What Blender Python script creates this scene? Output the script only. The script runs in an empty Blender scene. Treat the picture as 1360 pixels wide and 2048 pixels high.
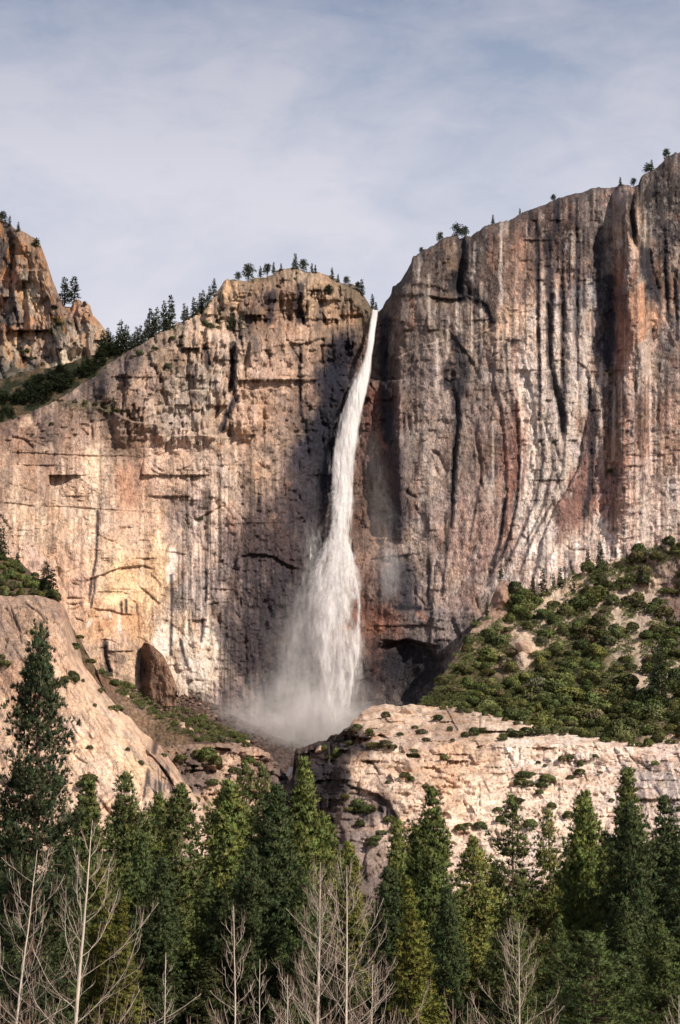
import bpy, math, random
import numpy as np
from mathutils import Vector

# ------------------------------------------------------------------ camera, sky, sun, exposure
scn = bpy.context.scene
COL = scn.collection
PITCH = math.radians(12.7)
FPX = 4743.0                       # focal length in photograph pixels (1360 x 2048)
CAM = np.array([0.0, 0.0, 2.0])
cam_d = bpy.data.cameras.new('camera')
cam_d.sensor_fit = 'VERTICAL'; cam_d.sensor_height = 36.0; cam_d.sensor_width = 24.0
cam_d.lens = 36.0 * FPX / 2048.0
cam_d.clip_start = 0.5; cam_d.clip_end = 60000
cam = bpy.data.objects.new('camera', cam_d); COL.objects.link(cam)
cam.location = CAM.tolist(); cam.rotation_euler = (math.pi / 2 + PITCH, 0, 0)
scn.camera = cam
vs = scn.view_settings
scn.display_settings.display_device = 'sRGB'
vs.view_transform = 'Standard'; vs.look = 'None'; vs.gamma = 1.0; vs.use_curve_mapping = False
vs.exposure = 0.22
scn.cycles.max_bounces = 6; scn.cycles.diffuse_bounces = 2; scn.cycles.glossy_bounces = 1
scn.cycles.transparent_max_bounces = 40; scn.cycles.volume_bounces = 2
scn.cycles.use_denoising = True
scn.cycles.volume_step_rate = 1.0; scn.cycles.volume_max_steps = 128
try: scn.cycles.denoising_prefilter = 'ACCURATE'
except Exception: pass

SUN_EL = math.radians(34.0); SUN_AZ = math.radians(180 - 42)     # azimuth clockwise from +Y
sdir = Vector((math.sin(SUN_AZ) * math.cos(SUN_EL), math.cos(SUN_AZ) * math.cos(SUN_EL), math.sin(SUN_EL)))
sd = bpy.data.lights.new('sun', 'SUN'); sd.energy = 4.9; sd.angle = math.radians(0.55); sd.color = (1.0, 0.885, 0.76)
sun = bpy.data.objects.new('sun', sd); COL.objects.link(sun)
sun.rotation_euler = sdir.to_track_quat('Z', 'Y').to_euler()

world = bpy.data.worlds.new('World'); scn.world = world; world.use_nodes = True
wn = world.node_tree; wn.nodes.clear()
def N(nt, t, **kw):
    n = nt.nodes.new(t)
    for k, v in kw.items(): setattr(n, k, v)
    return n
def L(nt, a, b): nt.links.new(a, b)
def ramp(nt, fac, stops, interp='LINEAR'):
    r = N(nt, 'ShaderNodeValToRGB'); r.color_ramp.interpolation = interp
    e = r.color_ramp.elements
    while len(e) < len(stops): e.new(0.5)
    for k, (p, c) in enumerate(stops):
        e[k].position = p; e[k].color = (c[0], c[1], c[2], 1) if not isinstance(c, (int, float)) else (c, c, c, 1)
    L(nt, fac, r.inputs[0]); return r.outputs[0]
def mathn(nt, op, a, b=None, c=None, clamp=False):
    m = N(nt, 'ShaderNodeMath', operation=op); m.use_clamp = clamp
    for i, x in enumerate((a, b, c)):
        if x is None: continue
        if isinstance(x, (int, float)): m.inputs[i].default_value = x
        else: L(nt, x, m.inputs[i])
    return m.outputs[0]
def mixc(nt, fac, a, b, mode='MIX'):
    m = N(nt, 'ShaderNodeMix', data_type='RGBA', blend_type=mode)
    for i, x in ((0, fac), (6, a), (7, b)):
        if isinstance(x, (int, float)): m.inputs[i].default_value = x
        elif isinstance(x, tuple): m.inputs[i].default_value = (*x, 1) if len(x) == 3 else x
        else: L(nt, x, m.inputs[i])
    return m.outputs[2]
def noise(nt, vec, scale, detail=4, rough=0.55, dist=0.0, dims='3D'):
    n = N(nt, 'ShaderNodeTexNoise', noise_dimensions=dims)
    n.inputs['Scale'].default_value = scale; n.inputs['Detail'].default_value = detail
    n.inputs['Roughness'].default_value = rough; n.inputs['Distortion'].default_value = dist
    L(nt, vec, n.inputs['Vector']); return n.outputs[0]
def mapping(nt, vec, scale=(1, 1, 1), rot=(0, 0, 0), loc=(0, 0, 0)):
    m = N(nt, 'ShaderNodeMapping'); m.inputs['Scale'].default_value = scale
    m.inputs['Rotation'].default_value = rot; m.inputs['Location'].default_value = loc
    L(nt, vec, m.inputs[0]); return m.outputs[0]

sky = N(wn, 'ShaderNodeTexSky', sky_type='NISHITA'); sky.sun_disc = False
sky.sun_elevation = SUN_EL; sky.sun_rotation = SUN_AZ; sky.altitude = 1200; sky.dust_density = 1.2
bg1 = N(wn, 'ShaderNodeBackground'); bg1.inputs[1].default_value = 0.10; L(wn, sky.outputs[0], bg1.inputs[0])
geo = N(wn, 'ShaderNodeTexCoord')
sep = N(wn, 'ShaderNodeSeparateXYZ'); L(wn, geo.outputs['Generated'], sep.inputs[0])
# thin high cloud: streaky noise on a plane high above (x/z, y/z), so the wisps foreshorten like real cirrus
zc = mathn(wn, 'MAXIMUM', sep.outputs[2], 0.03)
zc = mathn(wn, 'ADD', zc, 0.12)
px = mathn(wn, 'DIVIDE', sep.outputs[0], zc); py = mathn(wn, 'DIVIDE', sep.outputs[1], zc)
cmb = N(wn, 'ShaderNodeCombineXYZ'); L(wn, px, cmb.inputs[0]); L(wn, py, cmb.inputs[1])
dirn = geo.outputs['Generated']
n1 = noise(wn, mapping(wn, dirn, (1, 1, 1.9), (0, math.radians(-22), 0)), 7.5, 6, 0.56, 0.5)
n2 = noise(wn, mapping(wn, dirn, (1, 1, 2.6), (0, math.radians(-30), 0)), 26, 6, 0.62, 0.6)
nn = mathn(wn, 'ADD', mathn(wn, 'MULTIPLY', n1, 0.74), mathn(wn, 'MULTIPLY', n2, 0.26))
cov = ramp(wn, nn, [(0.40, 0.0), (0.60, 1.0)])
ccol_hi = ramp(wn, sep.outputs[2], [(0.0, (.70, .68, .72)), (0.29, (.655, .64, .69)), (0.35, (.60, .59, .65)), (0.39, (.49, .49, .56)), (0.43, (.37, .385, .465)), (0.62, (.26, .285, .36)), (1.0, (.15, .175, .24))])
ccol_lo = ramp(wn, sep.outputs[2], [(0.0, (.64, .63, .69)), (0.29, (.59, .59, .655)), (0.35, (.45, .475, .565)), (0.39, (.30, .35, .455)), (0.43, (.20, .25, .36)), (0.62, (.14, .18, .27)), (1.0, (.08, .11, .18))])
ccol = mixc(wn, cov, ccol_lo, ccol_hi)
bg2 = N(wn, 'ShaderNodeBackground'); bg2.inputs[1].default_value = 1.07; L(wn, ccol, bg2.inputs[0])
mx = N(wn, 'ShaderNodeMixShader'); mx.inputs[0].default_value = 0.9
L(wn, bg1.outputs[0], mx.inputs[1]); L(wn, bg2.outputs[0], mx.inputs[2])
wo = N(wn, 'ShaderNodeOutputWorld'); L(wn, mx.outputs[0], wo.inputs[0])

# ------------------------------------------------------------------ numpy helpers
cp, sp = math.cos(PITCH), math.sin(PITCH)
def ray(u, v, Y):
    """world point seen in photograph pixel (u, v) at ground distance Y"""
    u = np.asarray(u, float); v = np.asarray(v, float); Y = np.asarray(Y, float)
    b = (1024.0 - v) / FPX; a = (u - 680.0) / FPX
    dy = cp - b * sp; dz = sp + b * cp
    k = Y / dy
    return np.stack(np.broadcast_arrays(a * k, Y, CAM[2] + dz * k), -1)
def lin(c):
    c = np.asarray(c, float) / 255.0
    return np.where(c <= 0.04045, c / 12.92, ((c + 0.055) / 1.055) ** 2.4)
def sstep(a, b, x):
    t = np.clip((x - a) / (b - a), 0, 1); return t * t * (3 - 2 * t)
def hsh(ix, iy, s):
    h = (ix.astype(np.int64) * 374761393 + iy.astype(np.int64) * 668265263 + s * 974634777) & 0xffffffff
    h = ((h ^ (h >> 13)) * 1274126177) & 0xffffffff
    h = ((h ^ (h >> 16)) * 2246822519) & 0xffffffff
    return ((h ^ (h >> 15)) & 0xffffff) / float(0xffffff)
def vnoise(x, y, s=0):
    ix = np.floor(x); iy = np.floor(y); fx = x - ix; fy = y - iy
    fx = fx * fx * fx * (fx * (fx * 6 - 15) + 10); fy = fy * fy * fy * (fy * (fy * 6 - 15) + 10)
    ix = ix.astype(np.int64); iy = iy.astype(np.int64)
    a = hsh(ix, iy, s); b = hsh(ix + 1, iy, s); c = hsh(ix, iy + 1, s); d = hsh(ix + 1, iy + 1, s)
    return (a + (b - a) * fx) * (1 - fy) + (c + (d - c) * fx) * fy
def fbm(x, y, s=0, o=5, g=0.5):
    r = 0; a = 1.0; t = 0
    for k in range(o):
        r = r + a * vnoise(x + 17.3 * k, y + 9.1 * k, s + 31 * k); t += a; a *= g; x = x * 2.03 + .37 * y; y = y * 2.03 - .37 * x * .2
    return r / t
def ridged(x, y, s=0, o=4, g=0.55):
    r = 0; a = 1.0; t = 0
    for k in range(o):
        r = r + a * (1 - np.abs(2 * vnoise(x, y, s + 13 * k) - 1)); t += a; a *= g; x = x * 2.1 + 5.2; y = y * 2.1 + 1.3
    return r / t
def facets(x, y, s=0, tilt=0.8, k=1.0):
    """convex planar facets: the upper envelope of one tilted plane per cell"""
    ix = np.floor(x).astype(np.int64); iy = np.floor(y).astype(np.int64)
    best = np.full(x.shape, -1e9)
    for dx in (-1, 0, 1):
        for dy in (-1, 0, 1):
            cx = ix + dx; cy = iy + dy
            px = cx + hsh(cx, cy, s); py = cy + hsh(cx, cy, s + 1)
            ax = x - px; ay = y - py
            h = hsh(cx, cy, s + 2) + (hsh(cx, cy, s + 3) - .5) * 2 * tilt * ax + (hsh(cx, cy, s + 4) - .5) * 2 * tilt * ay - k * np.sqrt(ax * ax + ay * ay + .01)
            best = np.maximum(best, h)
    return best
def cells(x, y, s=0):
    """nearest-cell distance gap (crack lines where small) and a random value per cell"""
    ix = np.floor(x).astype(np.int64); iy = np.floor(y).astype(np.int64)
    f1 = np.full(x.shape, 9.0); f2 = np.full(x.shape, 9.0); rid = np.zeros(x.shape)
    for dx in (-1, 0, 1):
        for dy in (-1, 0, 1):
            cx = ix + dx; cy = iy + dy
            d = np.hypot(x - cx - hsh(cx, cy, s), y - cy - hsh(cx, cy, s + 1))
            r = hsh(cx, cy, s + 2)
            n = d < f1
            f2 = np.where(n, f1, np.minimum(f2, d)); rid = np.where(n, r, rid); f1 = np.where(n, d, f1)
    return f2 - f1, rid
def pdist(U, V, pts):
    """distance, side (+ below a rightward path) and position along a polyline"""
    best = np.full(U.shape, 1e9); sg = np.zeros(U.shape); al = np.zeros(U.shape)
    n = len(pts) - 1
    for k in range(n):
        x0, y0 = pts[k]; x1, y1 = pts[k + 1]; dx = x1 - x0; dy = y1 - y0; l2 = dx * dx + dy * dy + 1e-9
        t = np.clip(((U - x0) * dx + (V - y0) * dy) / l2, 0, 1)
        d = np.hypot(U - x0 - t * dx, V - y0 - t * dy)
        s = np.sign(dx * (V - y0) - dy * (U - x0))
        m = d < best
        best = np.where(m, d, best); sg = np.where(m, s, sg); al = np.where(m, (k + t) / n, al)
    return best, sg, al
def box(U, V, pts, m):
    xs = [p[0] for p in pts]; ys = [p[1] for p in pts]
    return np.nonzero((U > min(xs) - m) & (U < max(xs) + m) & (V > min(ys) - m) & (V < max(ys) + m))
def edge(Yg, U, V, pts, A, Ln, w=1.5):
    """step in depth along a path: the right-hand side (below a rightward path) goes back by A and eases out over Ln px"""
    s = box(U, V, pts, Ln * 2.2 + 6)
    if len(s[0]) == 0: return
    u = U[s]; v = V[s]
    jit = 3.0 * (fbm(u / 9, v / 9, 77, 3) - .5)
    d, sg, al = pdist(u + jit, v + jit * .6, pts)
    end = np.clip(np.minimum(al, 1 - al) * 5, 0, 1) ** .7
    f = sstep(-w, w, d * sg) * np.exp(-d / Ln) * (1 - sstep(Ln * .9, Ln * 2.1, d))
    Yg[s] += A * f * end
def crack(Yg, U, V, pts, A, w):
    s = box(U, V, pts, w * 3 + 6)
    if len(s[0]) == 0: return
    u = U[s]; v = V[s]
    jit = 4.0 * (fbm(u / 11, v / 11, 78, 3) - .5)
    d, sg, al = pdist(u + jit, v + jit, pts)
    end = np.clip(np.minimum(al, 1 - al) * 6 + .15, 0, 1)
    Yg[s] += A * np.exp(-(d / w) ** 2) * end
def stain_or_shade(C, U, V, pts, w, col, a, soft=0.6, seed=5, jag=0.8):
    """ragged-edged staining, or painted shade, along a path (or round a point), mixed into the albedo"""
    if isinstance(w, tuple): wx, wy = w
    else: wx = wy = w
    m = max(wx, wy) * 2 + 6
    s = box(U, V, pts, m)
    if len(s[0]) == 0: return
    u = U[s]; v = V[s]
    if len(pts) == 1:
        d = np.hypot((u - pts[0][0]) / wx, (v - pts[0][1]) / wy)
    else:
        d = pdist(u, v, pts)[0] / wx
    n = .6 * fbm(u / 5.0, v / 22.0, seed, 4) + .4 * fbm(u / 7.0, v / 3.6, seed + 4, 3) + .5 * fbm(u / 16.0, v / 16.0, seed + 9, 3)
    d = d + jag * (n - .75) * 1.6
    f = (1 - sstep(1 - soft, 1 + soft * .4, d)) * a
    C[s] = C[s] * (1 - f[:, None]) + np.asarray(lin(col))[None] * f[:, None]
def cmap(U, V, samples, sig, k):
    """smooth field through colour samples (u, v, r, g, b), in linear albedo"""
    S = np.array(samples, float); cols = lin(S[:, 2:5]) * k
    num = np.zeros(U.shape + (3,)); den = np.full(U.shape, 1e-12)
    for (su, sv), c in zip(S[:, :2], cols):
        d2 = ((U - su) ** 2 + ((V - sv) * .8) ** 2) / sig ** 2
        w = 1.0 / (0.25 + d2) ** 2.4
        num += w[..., None] * c; den += w
    return num / den[..., None]

# ------------------------------------------------------------------ object helpers
def mesh_np(name, verts, faces, mat=None, colors=None, smooth=True, normals=None):
    """faces: (n,3) or (n,4) int array, or a list of such arrays"""
    if not isinstance(faces, list): faces = [faces]
    me = bpy.data.meshes.new(name)
    verts = np.ascontiguousarray(verts, np.float32).reshape(-1, 3)
    me.vertices.add(len(verts)); me.vertices.foreach_set('co', verts.ravel())
    tot = np.concatenate([np.full(len(f), f.shape[1], np.int32) for f in faces])
    idx = np.concatenate([np.ascontiguousarray(f, np.int32).ravel() for f in faces])
    me.loops.add(len(idx)); me.loops.foreach_set('vertex_index', idx)
    me.polygons.add(len(tot))
    st = np.concatenate([[0], np.cumsum(tot)[:-1]]).astype(np.int32)
    me.polygons.foreach_set('loop_start', st); me.polygons.foreach_set('loop_total', tot)
    me.polygons.foreach_set('use_smooth', np.full(len(tot), smooth, bool))
    me.update(calc_edges=True)
    if colors is not None:
        c = np.ones((len(verts), 4), np.float32); colors = np.asarray(colors).reshape(len(verts), -1); c[:, :colors.shape[1]] = colors
        at = me.color_attributes.new('Col', 'FLOAT_COLOR', 'POINT'); at.data.foreach_set('color', c.ravel())
    if normals is not None:
        at = me.attributes.new('custom_normal', 'FLOAT_VECTOR', 'POINT'); at.data.foreach_set('vector', np.ascontiguousarray(normals, np.float32).ravel())
    if mat: me.materials.append(mat)
    return me
def link(name, me, parent=None, loc=None):
    o = bpy.data.objects.new(name, me); COL.objects.link(o)
    if parent: o.parent = parent
    if loc is not None: o.location = loc
    return o
def tag(o, label=None, cat=None, group=None, kind=None):
    if label: o['label'] = label
    if cat: o['category'] = cat
    if group: o['group'] = group
    if kind: o['kind'] = kind
    return o
def grid_faces(nr, nc, off=0):
    i = np.arange(nr - 1)[:, None] * nc + np.arange(nc - 1)[None]
    i = i.ravel() + off
    return np.stack([i, i + nc, i + nc + 1, i + 1], -1)      # seen from the camera side
def cp_tree(o, parent=None):
    c = o.copy(); COL.objects.link(c); c.parent = parent
    for ch in list(o.children): cp_tree(ch, c)
    return c

# ------------------------------------------------------------------ materials
def new_mat(name):
    m = bpy.data.materials.new(name); m.use_nodes = True; m.node_tree.nodes.clear(); return m
def rock_mat(name, fine=1.0, bump=1.0, vstretch=0.6, rough=0.9, spk=.55):
    m = new_mat(name); nt = m.node_tree
    tc = N(nt, 'ShaderNodeTexCoord').outputs['Object']
    at = N(nt, 'ShaderNodeAttribute', attribute_name='Col')
    mp = mapping(nt, tc, (1, 1, vstretch))
    a = noise(nt, mp, 0.22 * fine, 8, 0.68, 0.3)
    b = noise(nt, mapping(nt, tc, (1, 1, .6), (0.3, 0.2, 0)), 0.8 * fine, 4, 0.6)
    f = ramp(nt, a, [(0.24, 0.34), (0.42, 0.84), (0.55, 1.08), (0.76, 1.55)])
    c = mixc(nt, min(1, spk + .2), at.outputs[0], f, 'MULTIPLY')
    f2 = ramp(nt, b, [(0.3, 0.5), (0.5, 1.0), (0.7, 1.45)])
    c = mixc(nt, 0.8, c, f2, 'MULTIPLY')
    hue = ramp(nt, noise(nt, tc, 0.045, 5, 0.6), [(0.3, (.93, .97, 1.07)), (0.5, (1, 1, 1)), (0.7, (1.08, .98, .88))])
    c = mixc(nt, 0.8, c, hue, 'MULTIPLY')
    bs = N(nt, 'ShaderNodeBsdfPrincipled')
    bs.inputs['Roughness'].default_value = rough; bs.inputs['Specular IOR Level'].default_value = 0.15
    vz = N(nt, 'ShaderNodeTexVoronoi', feature='DISTANCE_TO_EDGE'); vz.inputs['Scale'].default_value = 0.09 * fine
    wr = N(nt, 'ShaderNodeVectorMath', operation='ADD'); L(nt, mapping(nt, tc, (1, 1, .45)), wr.inputs[0])
    nv = N(nt, 'ShaderNodeTexNoise'); nv.inputs['Scale'].default_value = 0.12 * fine; nv.inputs['Detail'].default_value = 4; L(nt, tc, nv.inputs['Vector'])
    sc = N(nt, 'ShaderNodeVectorMath', operation='SCALE'); L(nt, nv.outputs[1], sc.inputs[0]); sc.inputs['Scale'].default_value = 9 / fine
    L(nt, sc.outputs[0], wr.inputs[1]); L(nt, wr.outputs[0], vz.inputs['Vector'])
    cr = ramp(nt, vz.outputs[0], [(0.0, 0.0), (0.035, 1.0)])
    b3 = noise(nt, mapping(nt, tc, (1, 1, .5), (.2, .5, .1), (7, 3, 9)), 0.36 * fine, 3, .7, .6)
    sp_ = ramp(nt, b3, [(0.34, .42), (0.43, 1.0), (0.60, 1.0), (0.68, 1.35)])
    c = mixc(nt, spk, c, sp_, 'MULTIPLY')
    dk = ramp(nt, vz.outputs[0], [(0.0, .38), (0.03, 1.0)])
    c = mixc(nt, ramp(nt, noise(nt, tc, 0.03 * fine, 3, .6), [(.42, 0.0), (.6, .9)]), c, mixc(nt, 1.0, c, dk, 'MULTIPLY'))
    L(nt, c, bs.inputs['Base Color'])
    h = mathn(nt, 'ADD', mathn(nt, 'MULTIPLY', a, 2.0), mathn(nt, 'MULTIPLY', b, 0.7))
    h = mathn(nt, 'ADD', h, mathn(nt, 'MULTIPLY', cr, 0.45))
    for vsc, amp in ((.16, 1.0), (.42, .55)):          # angular chips and flakes
        vf = N(nt, 'ShaderNodeTexVoronoi', feature='F1', distance='MANHATTAN'); vf.inputs['Scale'].default_value = vsc * fine; L(nt, wr.outputs[0], vf.inputs['Vector'])
        h = mathn(nt, 'ADD', h, mathn(nt, 'MULTIPLY', vf.outputs['Distance'], -amp))
    bu = N(nt, 'ShaderNodeBump'); bu.inputs['Strength'].default_value = 0.65; bu.inputs['Distance'].default_value = 1.9 * bump / fine
    L(nt, h, bu.inputs['Height']); L(nt, bu.outputs[0], bs.inputs['Normal'])
    o = N(nt, 'ShaderNodeOutputMaterial'); L(nt, bs.outputs[0], o.inputs[0])
    return m
ROCK = rock_mat('cliff_granite')
SLAB = rock_mat('pale_granite', fine=1.2, bump=.7, vstretch=.6, spk=.5)
def leaf_mat(name, trans=0.35, rough=.75):
    m = new_mat(name); nt = m.node_tree
    at = N(nt, 'ShaderNodeAttribute', attribute_name='Col'); oi = N(nt, 'ShaderNodeObjectInfo')
    c = mixc(nt, 1.0, at.outputs[0], oi.outputs['Color'], 'MULTIPLY')
    d = N(nt, 'ShaderNodeBsdfPrincipled'); L(nt, c, d.inputs['Base Color']); d.inputs['Roughness'].default_value = rough; d.inputs['Specular IOR Level'].default_value = .25
    t = N(nt, 'ShaderNodeBsdfTranslucent'); L(nt, mixc(nt, 1.0, c, (1.1, 1.25, .6), 'MULTIPLY'), t.inputs[0])
    x = N(nt, 'ShaderNodeMixShader'); x.inputs[0].default_value = trans
    L(nt, d.outputs[0], x.inputs[1]); L(nt, t.outputs[0], x.inputs[2])
    o = N(nt, 'ShaderNodeOutputMaterial'); L(nt, x.outputs[0], o.inputs[0]); return m
def plain_mat(name, col, rough=.85, var=0.3, scale=3.0):
    m = new_mat(name); nt = m.node_tree
    tc = N(nt, 'ShaderNodeTexCoord').outputs['Object']; n = noise(nt, mapping(nt, tc, (1, 1, .3)), scale, 5, .6)
    oi = N(nt, 'ShaderNodeObjectInfo')
    f = ramp(nt, n, [(0.25, 1 - var), (0.75, 1 + var)])
    c = mixc(nt, 1.0, tuple(col), f, 'MULTIPLY')
    d = N(nt, 'ShaderNodeBsdfPrincipled'); L(nt, c, d.inputs['Base Color']); d.inputs['Roughness'].default_value = rough; d.inputs['Specular IOR Level'].default_value = .2
    bu = N(nt, 'ShaderNodeBump'); bu.inputs['Strength'].default_value = .5; bu.inputs['Distance'].default_value = .05; L(nt, n, bu.inputs['Height']); L(nt, bu.outputs[0], d.inputs['Normal'])
    o = N(nt, 'ShaderNodeOutputMaterial'); L(nt, d.outputs[0], o.inputs[0]); return m
NEEDLE = leaf_mat('needles', .07); SHRUBM = leaf_mat('shrub_leaves', .2)
BARK = plain_mat('conifer_bark', (.10, .062, .045)); PALEBARK = plain_mat('pale_bark', (.54, .455, .37), var=.3, scale=2.0)
TWIG = plain_mat('red_twig', (.24, .165, .13))

# ------------------------------------------------------------------ relief surfaces (terrain seen as steep ground)
def interp(pts):
    a = np.array(sorted(pts), float); return lambda u: np.interp(u, a[:, 0], a[:, 1])
SURF = {}
def relief(name, u0, u1, nu, rim, bot, nv, yfn, colfn, mat, back=300.0, drop=0.0, rimamp=2.0, tpow=1.0):
    u = np.linspace(u0, u1, nu); t = np.linspace(0, 1, nv) ** tpow
    r = rim(u) + rimamp * 2 * (fbm(u / 7.0, u * 0 + 3.3, 901, 4, .6) - .5) + rimamp * 1.2 * (facets(u / 13.0, u * 0 + .5, 31) + .2)
    b = bot(u)
    U = np.broadcast_to(u[None], (nv, nu)).copy(); V = r[None] + (np.maximum(b - r, 6))[None] * t[:, None]
    Y = yfn(U, V, r[None] + 0 * V)
    C = colfn(U, V, r[None] + 0 * V)
    P = ray(U, V, Y)
    nb = 9
    dk = (np.linspace(0, 1, nb + 1)[1:] ** 1.6 * back)[::-1]
    B = np.stack([P[0] + np.array([0, d, -drop * d]) for d in dk])
    B[..., 2] += (fbm(B[..., 0] / 25, B[..., 1] / 25, 61, 3) - .8) * np.minimum(dk[:, None] * .12, 8)
    Pall = np.concatenate([B, P]); Call = np.concatenate([np.repeat(C[:1], nb, 0), C])
    me = mesh_np(name, Pall, grid_faces(nb + nv, nu), mat, np.clip(Call, 0.004, .85))
    o = link(name, me)
    SURF[name] = (u, V, Y, r)
    return o
def surf_pt(name, u, v, lift=0.0):
    """point of a relief surface seen at photograph pixel (u, v)"""
    us, V, Y, r = SURF[name]
    i = int(np.clip(round((u - us[0]) / (us[1] - us[0])), 0, len(us) - 1))
    y = np.interp(v, V[:, i], Y[:, i])
    p = ray(u, v, y); p[2] += lift
    return p

# ------------------------------------------------------------------ the great wall with the notch of the fall
RIM = interp([(-200, 905), (0, 845), (60, 825), (110, 800), (150, 775), (190, 750), (220, 722), (260, 700), (300, 675), (345, 650), (380, 632), (410, 610),
 (428, 592), (440, 575), (448, 560), (456, 556), (470, 558), (490, 560), (512, 555), (530, 552), (545, 546), (560, 536), (575, 533), (592, 534), (610, 540), (635, 544), (655, 549),
 (675, 558), (690, 566), (704, 564), (716, 574), (728, 588), (738, 603), (744, 618), (750, 623), (757, 622), (764, 617), (772, 602), (782, 588), (785, 572), (800, 560), (808, 548), (822, 524),
 (825, 511), (838, 504), (850, 496), (868, 486), (878, 478), (900, 470), (914, 466), (920, 476), (926, 474), (932, 468), (942, 470), (955, 460), (972, 450), (985, 445), (1010, 440), (1050, 421), (1100, 400),
 (1150, 384), (1200, 374), (1232, 371), (1240, 366), (1250, 368), (1262, 372), (1278, 366), (1281, 350), (1295, 342), (1310, 335), (1335, 312), (1360, 300), (1450, 268), (1560, 235)])
WBOT = interp([(-200, 1290), (0, 1290), (120, 1300), (180, 1400), (300, 1460), (450, 1520), (600, 1590), (700, 1590), (760, 1500), (860, 1480), (950, 1420), (1000, 1330), (1200, 1230), (1360, 1180), (1560, 1130)])
WALLCOL = [
 (-100,900,160,130,110),(30,880,158,125,106),(30,960,196,162,138),(60,1060,222,188,158),(150,900,180,148,128),(190,950,222,188,158),(250,870,152,124,105),(260,950,188,145,120),
 (150,1060,222,188,160),(280,1060,222,183,153),(60,1150,218,178,153),(150,1180,222,178,148),(240,1180,243,203,158),(300,1150,238,198,155),(200,1240,224,178,138),(280,1250,233,188,143),
 (225,1300,222,185,155),(260,1330,215,180,150),(330,1260,232,200,170),(380,1180,182,163,153),(400,1300,222,202,182),(450,1180,150,130,122),(380,1050,188,163,148),(345,930,213,178,153),(430,950,185,160,142),
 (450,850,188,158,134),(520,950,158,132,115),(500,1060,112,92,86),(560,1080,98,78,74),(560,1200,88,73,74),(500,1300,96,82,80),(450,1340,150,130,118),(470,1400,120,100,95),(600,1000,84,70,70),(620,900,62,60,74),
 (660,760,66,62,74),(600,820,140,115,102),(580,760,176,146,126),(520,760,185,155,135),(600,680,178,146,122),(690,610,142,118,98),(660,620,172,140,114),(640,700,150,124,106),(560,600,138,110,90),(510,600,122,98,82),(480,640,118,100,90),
 (430,600,180,150,122),(455,575,196,160,122),(500,570,172,142,112),(600,550,152,130,108),(640,565,176,145,115),(700,580,130,115,92),(400,680,200,170,145),(300,760,190,160,140),(330,700,170,143,120),(250,740,122,105,98),
 (350,800,192,172,156),(450,720,185,160,140),(500,850,196,160,134),(200,800,128,108,95),(100,850,140,115,102),(560,880,150,125,108),(400,780,182,165,150),
 (790,700,126,106,95),(850,650,132,112,100),(820,560,116,96,84),(850,540,110,90,78),(870,560,108,88,76),(870,520,98,82,76),(900,500,140,110,85),(860,760,138,116,106),(940,720,130,110,97),(980,560,108,88,80),(960,500,92,78,72),
 (1000,500,122,92,78),(1035,560,150,112,90),(1030,480,120,88,74),(1030,640,176,142,116),(1080,470,112,82,70),(1130,430,106,78,66),(1130,560,148,116,104),(1080,650,182,150,132),(1100,750,192,166,150),(1150,700,188,162,148),
 (1180,430,112,94,88),(1190,500,100,84,80),(1170,600,118,112,116),(1165,750,182,160,148),(1205,560,70,64,72),(1215,690,66,60,70),(1242,400,165,132,115),(1268,480,186,146,116),(1240,560,140,88,58),(1283,620,200,140,92),
 (1290,700,204,166,142),(1250,680,156,98,62),(1225,640,120,76,54),(1320,450,86,78,80),(1310,560,82,76,80),(1345,560,128,92,72),(1340,700,106,96,96),(1300,400,80,70,68),(1300,850,146,104,82),(1200,850,104,70,60),(1240,900,158,110,84),
 (1350,880,152,118,98),(1350,1000,184,154,138),(1200,1000,138,92,76),(1120,900,178,156,142),(1060,900,206,178,160),(1020,900,140,86,68),(985,900,118,92,84),(940,900,136,112,100),(900,900,140,118,106),(850,920,168,142,126),(800,900,108,92,90),
 (745,820,104,74,66),(745,900,110,82,74),(750,1000,112,84,74),(760,1080,140,112,98),(800,1050,92,80,84),(840,1080,168,142,125),(900,1060,162,130,115),(960,1100,168,125,106),(1000,1050,160,122,104),(1050,1050,200,172,156),(1100,1100,188,162,147),
 (1140,1010,130,86,72),(1200,1080,196,166,148),(1000,1180,172,150,138),(1300,950,165,135,120),(870,1150,184,154,138),(920,1180,158,124,108),(800,1170,88,78,82),(780,1240,118,78,66),(840,1240,110,94,90),(760,1300,100,74,68),(820,1340,62,56,62),(900,1250,142,124,118),
 (740,1250,138,92,74),(760,1380,72,64,66),(925,1290,132,116,110),(700,1200,120,90,80),(700,1000,110,85,75),(650,1400,80,70,70),(1500,500,90,80,80),(1500,900,150,120,100)]

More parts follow.
